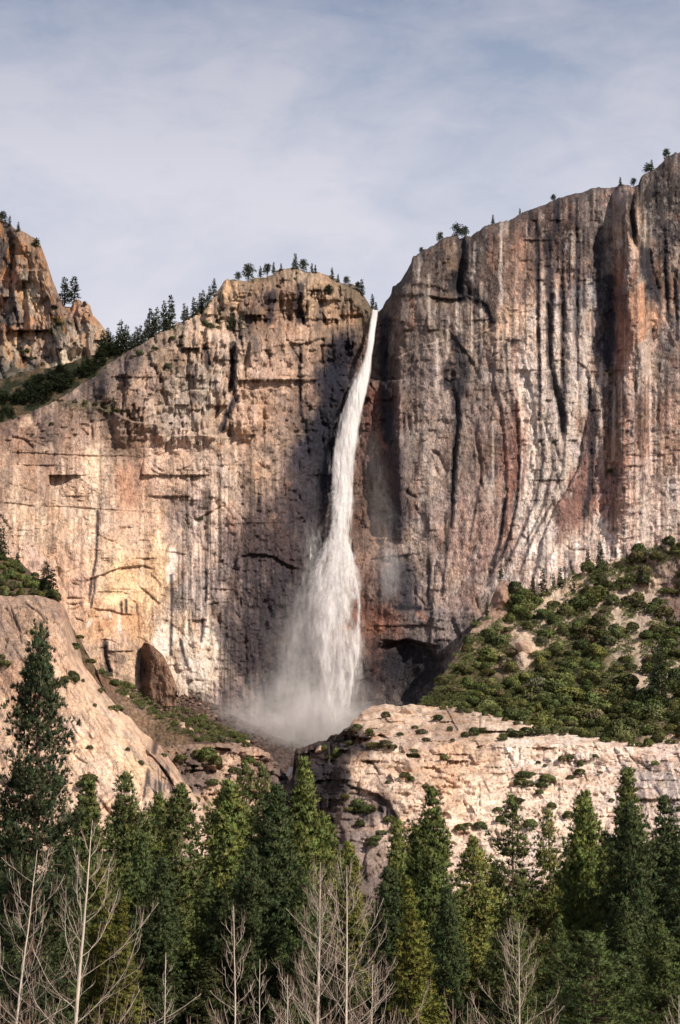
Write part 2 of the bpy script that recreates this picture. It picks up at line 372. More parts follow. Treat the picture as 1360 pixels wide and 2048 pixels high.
rnd = np.random.RandomState(11)
def wander(u, v, ang, ln, step=10, curl=0.10, drift=0.0):
    p = [(u, v)]; k = 0.0
    for i in range(max(2, int(ln / step))):
        k = .8 * k + rnd.normal(0, curl); ang += k * .5 + drift
        u += math.cos(ang) * step; v += math.sin(ang) * step; p.append((u, v))
    return p
W_EDGES = [  # overhangs (below the line goes back) and ledges (below comes forward, negative)
 ([(478,1112),(500,1109),(522,1108),(545,1112),(562,1122),(580,1132),(606,1141)], 9, 34), ([(735,1118),(770,1114),(800,1111),(842,1107)], 4, 26),
 ([(770,1216),(800,1221),(850,1221),(925,1223),(960,1222)], -9, 60), ([(752,1290),(775,1284),(800,1281),(822,1281),(845,1290),(862,1304),(872,1330)], 7, 60),
 ([(572,680),(585,686),(600,688),(622,684),(642,678),(664,673)], 9, 14), ([(664,673),(690,668),(716,662)], 3, 8), ([(520,652),(560,650),(600,650),(625,651),(660,646),(700,636),(730,622)], 5, 14),
 ([(604,588),(603,610),(608,630),(612,650)], 16, 34), ([(525,572),(545,574),(575,580),(602,586)], -9, 16), ([(470,578),(490,580),(505,584)], -6, 10), ([(590,582),(640,584),(690,582)], -5, 12),
 ([(856,590),(875,596),(900,599),(932,596)], 12, 20), ([(775,590),(795,592),(820,590),(850,591)], 6, 12), ([(760,639),(780,642),(803,638)], 9, 16), ([(822,508),(845,510),(868,510)], 5, 12),
 ([(820,570),(840,568),(870,572),(900,585)], 4, 12), ([(932,590),(945,600),(962,603),(976,612),(984,640),(992,670)], 6, 14),
 ([(0,1004),(40,1008),(70,1012)], 3, 10), ([(70,1012),(140,1013),(200,1018),(270,1022),(342,1029)], 2.5, 9), ([(0,905),(60,905),(110,908),(200,912),(240,911),(284,916)], 3, 10),
 ([(400,1046),(450,1048),(500,1046),(560,1045),(600,1043),(645,1040)], 2.5, 9), ([(120,806),(170,806),(200,815),(230,825),(262,842),(340,850)], -14, 30), ([(340,850),(372,858),(400,868),(440,874),(475,872)], -8, 20),
 ([(450,628),(500,650),(560,655)], -7, 18), ([(350,655),(400,650),(440,662),(480,668)], -6, 20), ([(537,750),(560,751),(590,752),(625,752)], 2.5, 9), ([(620,756),(640,770),(648,790)], 2, 8), ([(460,1044),(480,1040)], 2, 8),
 ([(158,1166),(180,1158),(205,1149),(238,1136),(262,1133),(290,1131),(310,1139)], 6, 22), ([(184,1215),(200,1219),(222,1220),(245,1228),(274,1229)], 4, 14), ([(278,1172),(292,1182),(304,1192),(315,1203),(324,1214)], 4, 14),
 ([(130,1196),(150,1195),(170,1196)], 5, 6), ([(132,1207),(150,1208),(168,1203)], 5, 6), ([(135,1218),(150,1217),(165,1208)], 5, 6), ([(150,1236),(160,1239),(168,1242)], 4, 7), ([(190,1185),(215,1183),(246,1184),(262,1190)], 3, 8),
 ([(255,1190),(262,1200),(275,1205)], 2, 8), ([(330,1103),(350,1104),(378,1110)], 4, 14), ([(392,1040),(410,1030),(430,1018),(455,1008)], 5, 12), ([(478,1120),(478,1112)], 3, 8),
 ([(1245,478),(1250,520),(1256,560),(1262,600)], -4, 10), ([(905,768),(915,800),(922,830)], 4, 12), ([(885,840),(893,846),(903,842)], 4, 8), ([(885,755),(900,762),(915,756)], 4, 8), ([(860,898),(878,905),(890,930),(895,948)], 5, 12),
 ([(790,640),(830,655),(870,668)], 2, 10), ([(735,1250),(780,1252),(850,1250),(905,1262)], 4, 26), ([(840,1222),(870,1235),(905,1240)], -4, 14), ([(905,1230),(912,1250),(925,1275),(928,1290)], 8, 14), ([(1020,680),(1040,672),(1075,665)], -3, 8),
 ([(895,655),(905,668),(920,690),(935,708),(950,730),(958,752),(965,764)], 5, 14), ([(985,708),(1000,705)], 4, 8), ([(1040,700),(1055,745),(1068,800),(1073,860),(1074,930),(1068,990),(1052,1050)], 6, 18),
 ([(1150,720),(1172,735),(1180,760),(1182,790),(1176,830)], 7, 16), ([(1176,830),(1168,880),(1160,930),(1140,970),(1115,1010),(1092,1060),(1075,1110)], 10, 30), ([(1232,370),(1230,410),(1232,440)], 10, 12),
 ([(1254,372),(1258,400),(1256,420),(1262,450),(1268,470)], -12, 10), ([(1288,560),(1292,600),(1294,640),(1296,690)], -9, 16), ([(1226,560),(1224,620),(1222,680),(1218,730)], 7, 20), ([(1329,480),(1333,560),(1337,640)], 5, 12),
 ([(1300,580),(1320,620),(1340,660),(1360,700)], -5, 12), ([(1240,905),(1260,910),(1290,912),(1360,906)], 3, 10), ([(1210,925),(1250,930),(1300,935)], 3, 10), ([(1105,985),(1110,1010),(1100,1030)], 4, 8),
 ([(985,640),(990,700),(988,760),(1005,820),(1012,900),(1016,980),(1005,1060),(990,1120)], 8, 26), ([(1030,800),(1036,860),(1040,930),(1036,1000),(1020,1070),(1000,1130)], 7, 14), ([(1112,940),(1120,970),(1125,1000)], 4, 10),
 ([(855,1110),(862,1140),(858,1180),(862,1215)], 5, 12), ([(895,1110),(905,1150),(900,1190)], -3, 10), ([(290,640),(300,660),(318,690)], 5, 10)]
W_CRACKS = [  # gullies and joints: depth m, half-width px
 ([(922,468),(926,500),(922,530),(918,555),(916,575),(922,592)], 24, 9), ([(930,560),(940,580),(938,592)], 12, 5), ([(905,740),(900,762),(890,775)], 7, 5),
 ([(912,790),(915,830),(912,870),(908,905),(906,950),(903,1000)], 9, 4), ([(902,985),(906,1030),(900,1060)], 6, 3), ([(950,850),(952,880),(958,905),(962,940),(960,960),(968,985)], 6, 3), ([(805,800),(808,830),(804,872)], 7, 3.2), ([(812,815),(818,850),(822,875)], 4, 2.4),
 ([(1074,455),(1076,560),(1074,640),(1078,720),(1080,800)], 6, 3.4), ([(1098,478),(1099,520)], 4, 2.5), ([(1100,540),(1101,600),(1096,650),(1098,700),(1102,735),(1108,770),(1116,800),(1124,840),(1126,880),(1130,900)], 15, 6),
 ([(1125,480),(1124,560),(1126,640),(1123,720),(1128,800)], 6, 3), ([(1154,398),(1153,470),(1155,560),(1153,640),(1156,740)], 6, 2.6), ([(1115,410),(1114,460)], 7, 4), ([(1270,366),(1264,400),(1261,430),(1266,455),(1268,478),(1274,500)], 24, 6),
 ([(1192,378),(1190,420),(1188,470)], 3, 2.2), ([(1345,540),(1350,600),(1354,660)], 8, 3), ([(1330,470),(1330,540),(1334,600),(1338,640)], 7, 3.5), ([(1297,470),(1300,520),(1310,560),(1326,600)], 6, 3.5),
 ([(1105,880),(1112,900),(1122,930)], 6, 3), ([(1060,830),(1072,870),(1078,920),(1080,960),(1083,1000)], 5, 2.6), ([(1180,880),(1182,960),(1186,1010)], 6, 4), ([(1212,960),(1225,985),(1236,1000)], 4, 2.4),
 ([(860,905),(868,930),(880,955)], 4, 2.5), ([(812,980),(820,990),(836,996)], 6, 2.6), ([(830,1010),(836,1026),(842,1032)], 4, 2), ([(770,1290),(820,1282)], 6, 4), ([(600,688),(602,740),(600,800),(602,830)], 3, 2.2),
 ([(412,790),(406,812),(402,836),(402,862)], 6, 2.6), ([(404,812),(410,840),(414,862)], 5, 2.4), ([(442,790),(436,818),(428,840),(430,868)], 6, 3), ([(462,700),(466,730),(464,760),(456,790)], 7, 4), ([(405,690),(416,706),(416,730)], 9, 5), ([(420,690),(424,720),(414,734)], 6, 4),
 ([(526,660),(532,690),(536,712),(540,740)], 6, 4), ([(545,655),(552,680)], 8, 4), ([(470,560),(472,600),(462,640),(464,660)], 4, 3), ([(505,580),(520,610),(518,645)], 5, 3), ([(560,590),(562,620),(570,650)], 6, 4),
 ([(480,650),(486,670),(484,700)], 5, 3), ([(575,535),(577,556),(570,570)], 8, 5), ([(598,560),(600,572)], 5, 3), ([(640,560),(660,578)], 4, 3), ([(490,848),(500,858),(508,870)], 3, 2), ([(494,780),(504,792),(515,800)], 3, 2),
 ([(196,1018),(195,1060),(192,1100),(187,1148)], 3, 2.2), ([(208,1290),(208,1305),(214,1330),(222,1350)], 8, 4), ([(343,1150),(344,1220),(341,1300),(346,1322)], 2.5, 2.2), ([(404,1240),(403,1278)], 3, 2.4), ([(348,905),(352,940),(350,970)], 3, 2.4),
 ([(380,990),(384,1030),(396,1040)], 3, 2.4), ([(409,1050),(410,1085)], 4, 2.8), ([(612,870),(616,900),(618,930)], 6, 3), ([(618,868),(608,900)], 4, 3), ([(480,1190),(478,1250)], 2.5, 2.2), ([(545,1155),(535,1190),(520,1215)], 4, 2.6), ([(580,1150),(568,1165)], 4, 2.6),
 ([(455,1195),(450,1230),(452,1290)], 2.5, 2.4), ([(240,1205),(243,1225)], 2, 2), ([(252,1203),(253,1226)], 2, 2), ([(275,1225),(276,1255)], 2.5, 2), ([(205,870),(212,880),(236,880)], 3, 2), ([(18,872),(50,880),(70,900)], 5, 3), ([(0,1030),(20,1060),(26,1080)], 4, 3),
 ([(150,850),(165,860),(178,872)], 4, 2.6), ([(960,1040),(975,1060)], 3, 2), ([(1130,1040),(1120,1060)], 3, 2)]
def wall_edges_random():
    E = []; K = []
    for _ in range(330):                                   # left and middle wall: mixed joints and curved flakes
        u = rnd.uniform(-60, 720); v = rnd.uniform(540, 1400); r = rnd.rand()
        if r < .5: E.append((wander(u, v, math.pi / 2 + rnd.normal(0, .22), rnd.uniform(16, 80), 7, .16), rnd.uniform(-1, 1) * 2.4, rnd.uniform(5, 20)))
        elif r < .8: E.append((wander(u, v, rnd.normal(0, .3), rnd.uniform(14, 80), 7, .16), min(abs(rnd.normal(0, 1)), 1.2) * 1.7, rnd.uniform(5, 16)))
        else: E.append((wander(u, v, rnd.uniform(.4, 1.2), rnd.uniform(14, 46), 6, .2, rnd.choice([-.1, .1])), rnd.uniform(.8, 2.4), rnd.uniform(6, 16)))
    for _ in range(260):                                   # right wall: long verticals, lower part sweeping to the left
        u = rnd.uniform(770, 1420); v = rnd.uniform(400, 1200); a = math.pi / 2 + rnd.normal(0, .08)
        if v > 850 and u < 1180: a += .22 + rnd.rand() * .3
        if rnd.rand() < .72: E.append((wander(u, v, a, rnd.uniform(30, 150), 9, .05), rnd.uniform(-1, 1) * 2.4, rnd.uniform(5, 22)))
        else: E.append((wander(u, v, rnd.normal(0, .4), rnd.uniform(12, 44), 6, .2), min(abs(rnd.normal(0, 1)), 1.2) * 2.0, rnd.uniform(5, 14)))
    for _ in range(110):
        u = rnd.uniform(-60, 1420); v = rnd.uniform(560, 1400)
        K.append((wander(u, v, math.pi / 2 + rnd.normal(0, .3), rnd.uniform(14, 60), 6, .2), rnd.uniform(1.2, 3.6), rnd.uniform(1.7, 2.4)))
    return E, K
def wall_y(U, V, R):
    wu = U + 14 * (fbm(U / 60, V / 90, 3, 3) - .5); wv = V + 10 * (fbm(U / 70, V / 70, 4, 3) - .5)
    # large form: left wing turned to the right, recess of the fall, right wing
    Y = np.interp(wu, [-200, 0, 200, 345, 420, 560, 610, 645, 690, 745, 757, 775, 800, 860, 920, 990, 1040, 1120, 1200, 1222, 1232, 1255, 1285, 1300, 1360, 1560],
                  [2165, 2240, 2305, 2345, 2356, 2392, 2412, 2432, 2446, 2448, 2448, 2434, 2402, 2388, 2385, 2376, 2374, 2370, 2372, 2373, 2357, 2344, 2350, 2366, 2362, 2340])
    low = sstep(980, 1180, V)                                # the recess shallows out lower down
    Yl = np.interp(wu, [-200, 0, 200, 345, 560, 640, 740, 800, 920, 960, 1040, 1560], [2165, 2240, 2305, 2345, 2385, 2408, 2414, 2410, 2390, 2380, 2372, 2340])
    Y = Y * (1 - low) + Yl * low
    Y = Y + (1250 - V) * .10                                  # leans back
    top = np.clip(V - R, 0, 400)
    soft = np.where(U > 940, 26, np.where(U < 430, 40, 16))
    Y = Y + 38 * np.exp(-top / soft)
    Y = Y + sstep(420, 440, U) * (1 - sstep(720, 745, U)) * 26 * (1 - sstep(640, 690, V))      # summit block set back above its ledges
    # masses
    right = sstep(770, 830, U)
    Y -= right * 8 * (ridged(wu / 74, V / 420, 21, 3) - .6) * (1 + .5 * sstep(1000, 1100, U))
    Y -= (1 - right) * 15 * (facets(wu / 95, V / 190, 5, .9) + .2)
    Y -= right * 4 * (facets(wu / 34 + V / 260, V / 160, 7, .9) + .2)
    Y -= (1 - right) * 5 * (facets(wu / 38, V / 62, 8, 1.0) + .2)
    rough = .55 + .9 * fbm(U / 90, V / 90, 44, 3)
    rug = sstep(170, 215, U) * (1 - sstep(700, 745, U)) * (1 - sstep(840, 890, V + 150 * (fbm(U / 50, V / 90, 46, 3) - .5)))      # the broken upper tiers
    rug *= 1 - .75 * sstep(660, 740, V + 110 * (fbm(U / 46, V / 90, 47, 3) - .5)) * sstep(480, 560, U)
    Y -= rug * 6.5 * (facets(wu / 34 + V / 300, V / 58, 17, 1.3, .6) + .2)
    Y -= rug * 4.5 * (facets(wu / 15 - V / 200, V / 30, 18, 1.4, .7) + .2)
    Y += rug * 5 * sstep(.62, .70, ridged(wu / 30 + 3, V / 110, 19, 3))
    sm = 1 - .65 * sstep(60, 0, np.hypot((U - 240) / 1.6, V - 1200) - 20)      # the smooth pale arch is less broken
    sm *= 1 - .55 * sstep(840, 920, V) * (1 - sstep(340, 400, U)); sm *= 1 - .3 * sstep(850, 920, V) * sstep(400, 340, -U) * 1.0
    rr_ = 1 - .45 * right
    Y -= 4.2 * rough * sm * rr_ * (facets(wu / 13, V / 20, 9, 1.2) + .2)
    Y -= 2.6 * rough * sm * rr_ * (facets(wu / 5.5, V / 7, 10, 1.3)) + .9 * (fbm(U / 3, V / 3, 12, 2) - .5)
    diag = sstep(430, 500, U) * (1 - sstep(650, 700, U)) * sstep(820, 980, V)           # slanting scaly rock left of the fall
    Y -= diag * 3.2 * ridged((U * .5 + V) / 9, (V * .5 - U) / 34, 91, 3)
    sc = sstep(1160, 1230, U) * sstep(800, 880, V)
    Y -= sc * 4.5 * ridged((U * .2 + V) / 11, (V * .3 - U) / 26, 92, 3)
    Y -= 4.5 * (fbm(U / 24, V / 34, 14, 6, .62) - .5)
    sup = sstep(430, 450, U) * (1 - sstep(735, 760, U)) * (1 - sstep(610, 740, V + 110 * (fbm(U / 40, V / 90, 48, 3) - .5)))
    Y -= sup * (9 * (facets(U / 22, V / 30, 15, 1.0) + .2) + 4 * facets(U / 9, V / 13, 16, 1.2))
    E, K = wall_edges_random()
    for p, A, Ln in E: edge(Y, U, V, p, A, Ln, 1.3)
    for p, A, w in K: crack(Y, U, V, p, A, w)
    for p, A, Ln in W_EDGES: edge(Y, U, V, p, A * (.9 if p[0][0] < 760 else .75), Ln, 1.4)
    for p, A, w in W_CRACKS: crack(Y, U, V, p, A * (.5 if p[0][0] > 1000 and A < 20 else .85), w)
    # pinnacle on the right wall, alcove under the arch
    Y -= 15 * np.exp(-((U - 1258 - (V - 400) * .06) / 22) ** 2) * sstep(368, 380, V) * (1 - sstep(700, 800, V))
    Y += 11 * np.clip(1 - ((U - 815) / 66) ** 2, 0, 1) ** .6 * sstep(1283, 1292, V + 6 * np.cos((U - 815) / 20)) * (1 - sstep(1380, 1460, V))
    return Y
def wall_col(U, V, R):
    wu = U + 34 * (fbm(U / 30, V / 40, 101, 4) - .5); wv = V + 60 * (fbm(U / 26, V / 70, 102, 4) - .5)
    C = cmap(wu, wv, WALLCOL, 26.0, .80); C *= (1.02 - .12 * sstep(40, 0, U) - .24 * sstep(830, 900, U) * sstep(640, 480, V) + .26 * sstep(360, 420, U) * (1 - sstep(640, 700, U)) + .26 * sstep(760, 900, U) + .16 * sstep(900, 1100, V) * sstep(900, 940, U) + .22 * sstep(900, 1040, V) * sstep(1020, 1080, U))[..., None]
    # vertical weeping streaks
    a = fbm(U / 4.2, V / 130, 111, 4, .6); b = fbm(U / 11, V / 260, 112, 3)
    zone = np.clip(.45 + .9 * sstep(330, 380, U) * (1 - sstep(600, 640, U)) * sstep(900, 1040, V) + .6 * sstep(1000, 1050, U), 0, 1.4)
    f = 1 + zone[...] * (2.0 * (a - .5) + 1.2 * (b - .5))
    C *= np.clip(f, .35, 1.7)[..., None]
    C *= (1 + 1.0 * (fbm(U / 7, V / 12, 113, 5, .65) - .5))[..., None]
    C *= (1 + .7 * (fbm(U / 46, V / 60, 115, 3, .6) - .5))[..., None]
    # rust, pale lichen and dark speckle
    rz = sstep(780, 1000, U); n = fbm(U / 10, V / 34, 116, 4, .6)
    f = (sstep(.58, .68, n) * (.15 + .25 * rz))[..., None]; C = C * (1 - f) + C * np.array([1.12, .88, .76]) * f
    n = fbm(U / 7, V / 16, 117, 4, .65); f = (sstep(.58, .68, n) * (.25 + .3 * rz))[..., None]; C = C * (1 - f) + (C * .5 + lin((205, 185, 170)) * .42) * f
    n = fbm(U / 8, V / 20, 118, 4, .65); f = (sstep(.60, .70, n) * (.3 + .35 * rz))[..., None]; C = C * (1 - f) + lin((58, 52, 58)) * f
    S = lambda p, w, c, a, soft=.6, jag=.8: stain_or_shade(C, U, V, p, w, c, a, soft, int(p[0][0]), jag)
    DK = (44, 42, 52); BR = (96, 70, 58); WH = (236, 216, 200); RU = (150, 84, 54)
    for k in range(46):
        u = rnd.uniform(200, 720); v = rnd.uniform(560, 850); S([(u, v), (u + rnd.normal(0, 5), v + rnd.uniform(10, 50))], (rnd.uniform(3, 9), 10), [(78, 68, 70), (96, 84, 80), (120, 102, 92)][rnd.randint(3)], rnd.uniform(.4, .8), .6, 1.2)
    # thin dark seeps and pale runs below the middle ledge
    for k in range(60):
        u = rnd.uniform(345, 600); v = rnd.uniform(900, 1300); S([(u, v), (u + rnd.normal(0, 1), v + rnd.uniform(30, 150))], rnd.uniform(1.2, 2.8), (62, 58, 62) if rnd.rand() < .7 else (190, 170, 156), rnd.uniform(.3, .65), .8, 1.1)
    for k in range(70):
        u = rnd.uniform(790, 1400); v = rnd.uniform(420, 1000); S([(u, v), (u + rnd.normal(0, 2), v + rnd.uniform(40, 200))], rnd.uniform(1.4, 4.0), [(56, 52, 60), (150, 92, 66), (206, 184, 168), (206, 184, 168)][rnd.randint(4)], rnd.uniform(.35, .75), .7, .8)
    for k in range(30):
        u = rnd.uniform(0, 340); v = rnd.uniform(860, 1100); S([(u, v), (u + rnd.normal(0, 2), v + rnd.uniform(30, 140))], rnd.uniform(1.6, 5), [(232, 205, 180), (140, 112, 96), (206, 160, 126)][rnd.randint(3)], rnd.uniform(.3, .6), .8, .8)
    # fresh pale rock, orange arch, long pale streaks
    S([(322, 1290), (335, 1270)], (24, 20), WH, .85, .3, .35); S([(402, 1290), (400, 1345)], (38, 44), (226, 206, 186), .75, .35, .5); S([(348, 1330), (360, 1365)], (18, 20), (215, 190, 168), .6, .4)
    S([(185, 900), (190, 960), (186, 1040)], (9, 30), (238, 208, 176), .7, .7); S([(25, 1000), (40, 940)], (12, 20), (222, 190, 160), .5); S([(345, 1100), (342, 1160)], (9, 9), WH, .7, .4)
    S([(60, 920), (75, 980)], (30, 30), (150, 114, 92), .5, .8); S([(250, 880), (262, 900)], (30, 24), (132, 108, 92), .55, .8); S([(245, 960), (262, 1000)], (24, 30), (186, 136, 108), .5, .8)
    S([(232, 1170), (290, 1180)], (36, 20), (244, 198, 146), .6, .8); S([(210, 1250), (262, 1246)], (32, 18), (222, 164, 116), .55, .8); S([(238, 1232), (240, 1265)], 4, WH, .9, .5); S([(218, 1224), (222, 1240)], 3, WH, .7); S([(182, 1240), (176, 1250)], 4, WH, .6)
    S([(1240, 560), (1250, 640), (1246, 720)], (16, 30), RU, .6, .8); S([(1282, 570), (1285, 630), (1283, 680)], (7, 20), (214, 142, 88), .85, .6); S([(1262, 400), (1268, 480), (1262, 520)], (9, 20), (206, 168, 142), .7, .6); S([(1290, 690), (1294, 740)], (12, 20), (212, 178, 154), .7, .6)
    S([(1238, 385), (1244, 420)], (10, 16), (182, 150, 132), .7, .5); S([(1046, 480), (1042, 540)], (6, 12), (206, 138, 92), .6); S([(1032, 690), (1034, 730)], (8, 14), (176, 110, 72), .6); S([(1008, 900), (1022, 980), (1010, 1060)], (9, 20), (142, 84, 62), .6)
    S([(1048, 860), (1052, 960)], (8, 20), (150, 90, 66), .5); S([(1190, 820), (1180, 880), (1166, 960), (1140, 1020)], (14, 20), (120, 70, 56), .6, .8); S([(1062, 800), (1066, 900), (1062, 1000)], (10, 30), (224, 198, 178), .6); S([(1094, 640), (1096, 700)], (4, 20), (214, 190, 170), .6)
    S([(1112, 620), (1113, 760)], (7, 20), (216, 194, 174), .65); S([(1300, 740), (1302, 920)], (3, 10), (220, 196, 180), .7); S([(1312, 760), (1312, 930)], 2.5, (210, 186, 170), .6); S([(745, 790), (742, 850), (738, 880)], (11, 20), (120, 78, 68), .6, .8)
    S([(755, 860), (760, 880), (772, 895)], 5, (150, 100, 80), .6); S([(770, 1080), (760, 1060)], (22, 24), (158, 124, 104), .6); S([(760, 1248), (762, 1262)], (8, 12), (176, 116, 88), .5); S([(842, 1228), (848, 1236)], (8, 8), (196, 132, 96), .7)
    S([(900, 1085), (960, 1100), (1000, 1090)], (40, 60), (176, 130, 110), .45, .9); S([(865, 1130), (870, 1170)], (12, 22), (198, 166, 146), .7, .4); S([(560, 740), (500, 800), (520, 860)], (40, 30), (206, 166, 138), .5, .9)
    for uu, va, vb, ww in [(1112, 560, 830, 6), (1089, 600, 860, 5), (1138, 600, 900, 6), (1147, 700, 860, 4), (1168, 620, 830, 7), (1062, 620, 780, 7), (1178, 560, 700, 5), (1046, 700, 800, 5), (1128, 880, 980, 7), (1100, 930, 1080, 9), (1080, 1040, 1140, 10), (1200, 1060, 1110, 14), (1290, 1000, 1070, 14), (1345, 960, 1060, 12)]:
        S([(uu, va), (uu + 2, (va + vb) / 2), (uu - 1, vb)], (ww, 20), (210, 188, 172), .7, .7, 1.0)
    # thin pale veins across the right wall
    for p in [[(792, 716), (815, 706), (835, 699), (860, 696), (884, 695)], [(800, 712), (850, 690), (900, 678)], [(948, 672), (970, 662), (1000, 648), (1020, 640)], [(940, 686), (965, 678), (1000, 668), (1020, 664)], [(978, 658), (996, 648), (1014, 650)],
              [(1040, 400), (1040, 440)], [(1189, 378), (1190, 412)], [(1054, 440), (1053, 500)], [(1030, 665), (1060, 660)]]:
        S(p, 1.5, (200, 168, 146), .55, .9, .7)
    S([(1000, 655), (1015, 652)], 4, (214, 152, 110), .7)
    # ragged patches of rust, pale and dark varnish on the right wall
    for k in range(190):
        u = rnd.uniform(770, 1420); v = rnd.uniform(400, 1180); w = rnd.uniform(3, 13)
        S([(u, v), (u + rnd.normal(0, 6), v + rnd.uniform(4, 60))], (w, w * 1.5), [(58, 54, 62), (150, 96, 70), (214, 190, 172), (196, 168, 150), (112, 82, 70), (176, 128, 98)][rnd.randint(6)], rnd.uniform(.15, .5), .8, 1.3)
    for k in range(200):
        u = rnd.uniform(-40, 740); v = rnd.uniform(560, 1380); w = rnd.uniform(3, 12)
        S([(u, v), (u + rnd.normal(0, 10), v + rnd.uniform(2, 30))], (w, w * 1.3), [(84, 72, 70), (222, 192, 166), (206, 172, 146), (150, 118, 98), (190, 140, 106)][rnd.randint(5)], rnd.uniform(.2, .55), .7, 1.3)
    # wet rock beside the fall, with the shade of its recess painted in
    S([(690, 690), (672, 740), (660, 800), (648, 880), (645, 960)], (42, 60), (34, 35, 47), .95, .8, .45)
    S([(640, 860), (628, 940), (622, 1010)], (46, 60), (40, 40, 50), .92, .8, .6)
    S([(770, 640), (768, 720), (772, 800), (778, 880)], (13, 40), (40, 40, 52), .9, .6, .5)
    S([(790, 900), (792, 1000), (800, 1060)], (22, 60), (60, 54, 62), .8, .8, .6)
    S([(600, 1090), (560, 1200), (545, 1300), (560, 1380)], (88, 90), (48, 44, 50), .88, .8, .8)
    S([(490, 1100), (480, 1200), (490, 1320)], (46, 60), (62, 54, 57), .7, .9, 1.0)
    S([(800, 1140), (805, 1200)], (34, 50), (56, 52, 62), .85, .9, .5)
    S([(790, 1214), (840, 1216)], (8, 8), (34, 34, 42), .9)
    S([(812, 1330)], (80, 60), (38, 36, 43), .92, .6, .4)  # this and the next patch put the alcove's shade into the albedo
    S([(880, 1290), (870, 1350)], (16, 30), (50, 46, 52), .7)
    S([(560, 1020), (520, 1060), (580, 1100)], (40, 40), (76, 62, 62), .6, .8, .9)
    S([(610, 940), (600, 1010)], (34, 50), (62, 56, 62), .7, .8, .8)
    S([(430, 1200), (440, 1260)], (26, 40), (98, 86, 84), .5, .9, 1.0)
    # gullies and seeps; shade left of the summit block and pinnacle painted too
    for p, w in [([(922, 470), (924, 520), (918, 560), (922, 595)], 10), ([(905, 560), (925, 590)], 14), ([(1074, 450), (1076, 640), (1080, 840)], 4), ([(1098, 475), (1100, 600), (1097, 690), (1104, 750), (1118, 800), (1127, 860)], 8),
                 ([(1125, 480), (1124, 640), (1127, 830)], 4), ([(1154, 398), (1154, 560), (1156, 760)], 3), ([(1115, 405), (1113, 462)], 6), ([(1060, 400), (1058, 470)], 3), ([(1222, 560), (1220, 640), (1216, 730)], 9),
                 ([(1262, 395), (1266, 470)], 7), ([(908, 760), (914, 830), (910, 900), (904, 1000)], 8), ([(916, 690), (925, 740), (922, 780)], 17), ([(896, 730), (892, 770)], 10),
                 ([(955, 600), (968, 612), (985, 640)], 7), ([(195, 1022), (194, 1070), (191, 1120), (186, 1150)], 2.6), ([(183, 1156), (181, 1180), (178, 1204)], 2.4), ([(190, 1158), (188, 1185), (182, 1215)], 2.4), ([(243, 1203), (243, 1226)], 2.0),
                 ([(252, 1200), (252, 1226)], 2.4), ([(274, 1208), (274, 1224)], 1.6), ([(343, 1150), (343, 1220), (341, 1310)], 3), ([(405, 1238), (403, 1282)], 4), ([(360, 1280), (372, 1330)], 3), ([(415, 1140), (412, 1200)], 3), ([(210, 1285), (214, 1325), (220, 1350)], 5),
                 ([(1170, 1030), (1180, 960), (1184, 900)], 6), ([(1010, 1000), (1000, 1080), (985, 1130)], 5), ([(1036, 840), (1040, 900), (1034, 980)], 4), ([(1290, 500), (1300, 560), (1315, 600)], 12), ([(1180, 780), (1188, 840), (1180, 900)], 9),
                 ([(600, 690), (601, 830)], 3), ([(1330, 480), (1336, 640)], 5), ([(1352, 540), (1356, 680)], 4), ([(600, 575), (595, 610), (600, 640)], 9), ([(545, 590), (540, 640)], 10), ([(470, 800), (455, 830), (440, 860)], 6), ([(465, 690), (464, 770)], 6), ([(412, 700), (416, 730)], 7)]:
        S(p, w * 1.25, DK, .9, .6, 1.0)
    for p, w in [([(1080, 850), (1086, 920), (1072, 1000), (1042, 1070), (1012, 1130)], 4), ([(1130, 890), (1126, 940), (1102, 1010), (1064, 1080), (1038, 1150)], 4), ([(1100, 880), (1106, 940), (1084, 1020), (1050, 1090)], 3), ([(905, 1000), (896, 1060), (890, 1130), (884, 1190)], 4), ([(1034, 980), (1026, 1050), (1004, 1110), (980, 1150)], 5),
                 ([(962, 960), (950, 1020), (940, 1080)], 3), ([(858, 1110), (856, 1210)], 4), ([(1012, 690), (1016, 760), (1028, 830)], 4), ([(1140, 470), (1139, 560)], 3), ([(1050, 560), (1052, 700)], 3), ([(880, 600), (876, 660)], 3)]:
        S(p, w, DK, .8, .7, 1.0)
    for p, w, c in [([(1096, 860), (1098, 930), (1078, 1010), (1046, 1080), (1024, 1140)], 5, (214, 192, 176)), ([(1062, 780), (1066, 860), (1060, 960), (1044, 1030)], 8, (218, 196, 178)), ([(1148, 860), (1140, 930), (1110, 1000)], 8, (200, 178, 162)), ([(1040, 710), (1048, 760), (1054, 800)], 6, (220, 196, 176)), ([(1032, 800), (1036, 900), (1028, 980)], 6, (136, 78, 56)), ([(1150, 1030), (1120, 1080), (1150, 1000)], 14, (132, 86, 70))]:
        S(p, (w, 12), c, .75, .6, 1.0)
    S([(1205, 480), (1208, 600), (1212, 700)], (20, 40), (66, 62, 70), .6, .9, 1.1)  # the pinnacle's shadow on its left, painted as a dark patch
    # moss and scrub tint on the ledges
    for p in [[(400, 640), (425, 655)], [(500, 560), (540, 555)], [(120, 806), (220, 820)], [(330, 655), (360, 660)]]: S(p, 7, (84, 86, 56), .5)
    g = C.mean(-1, keepdims=True); k = (.16 + .24 * sstep(760, 820, U))[..., None]; C = C * (1 - k) + g * np.array([1.04, 1, .97]) * k
    C = C * np.array([.985, 1.0, 1.01])
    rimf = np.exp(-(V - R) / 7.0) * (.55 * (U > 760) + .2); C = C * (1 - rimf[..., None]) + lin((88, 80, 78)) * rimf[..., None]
    return C
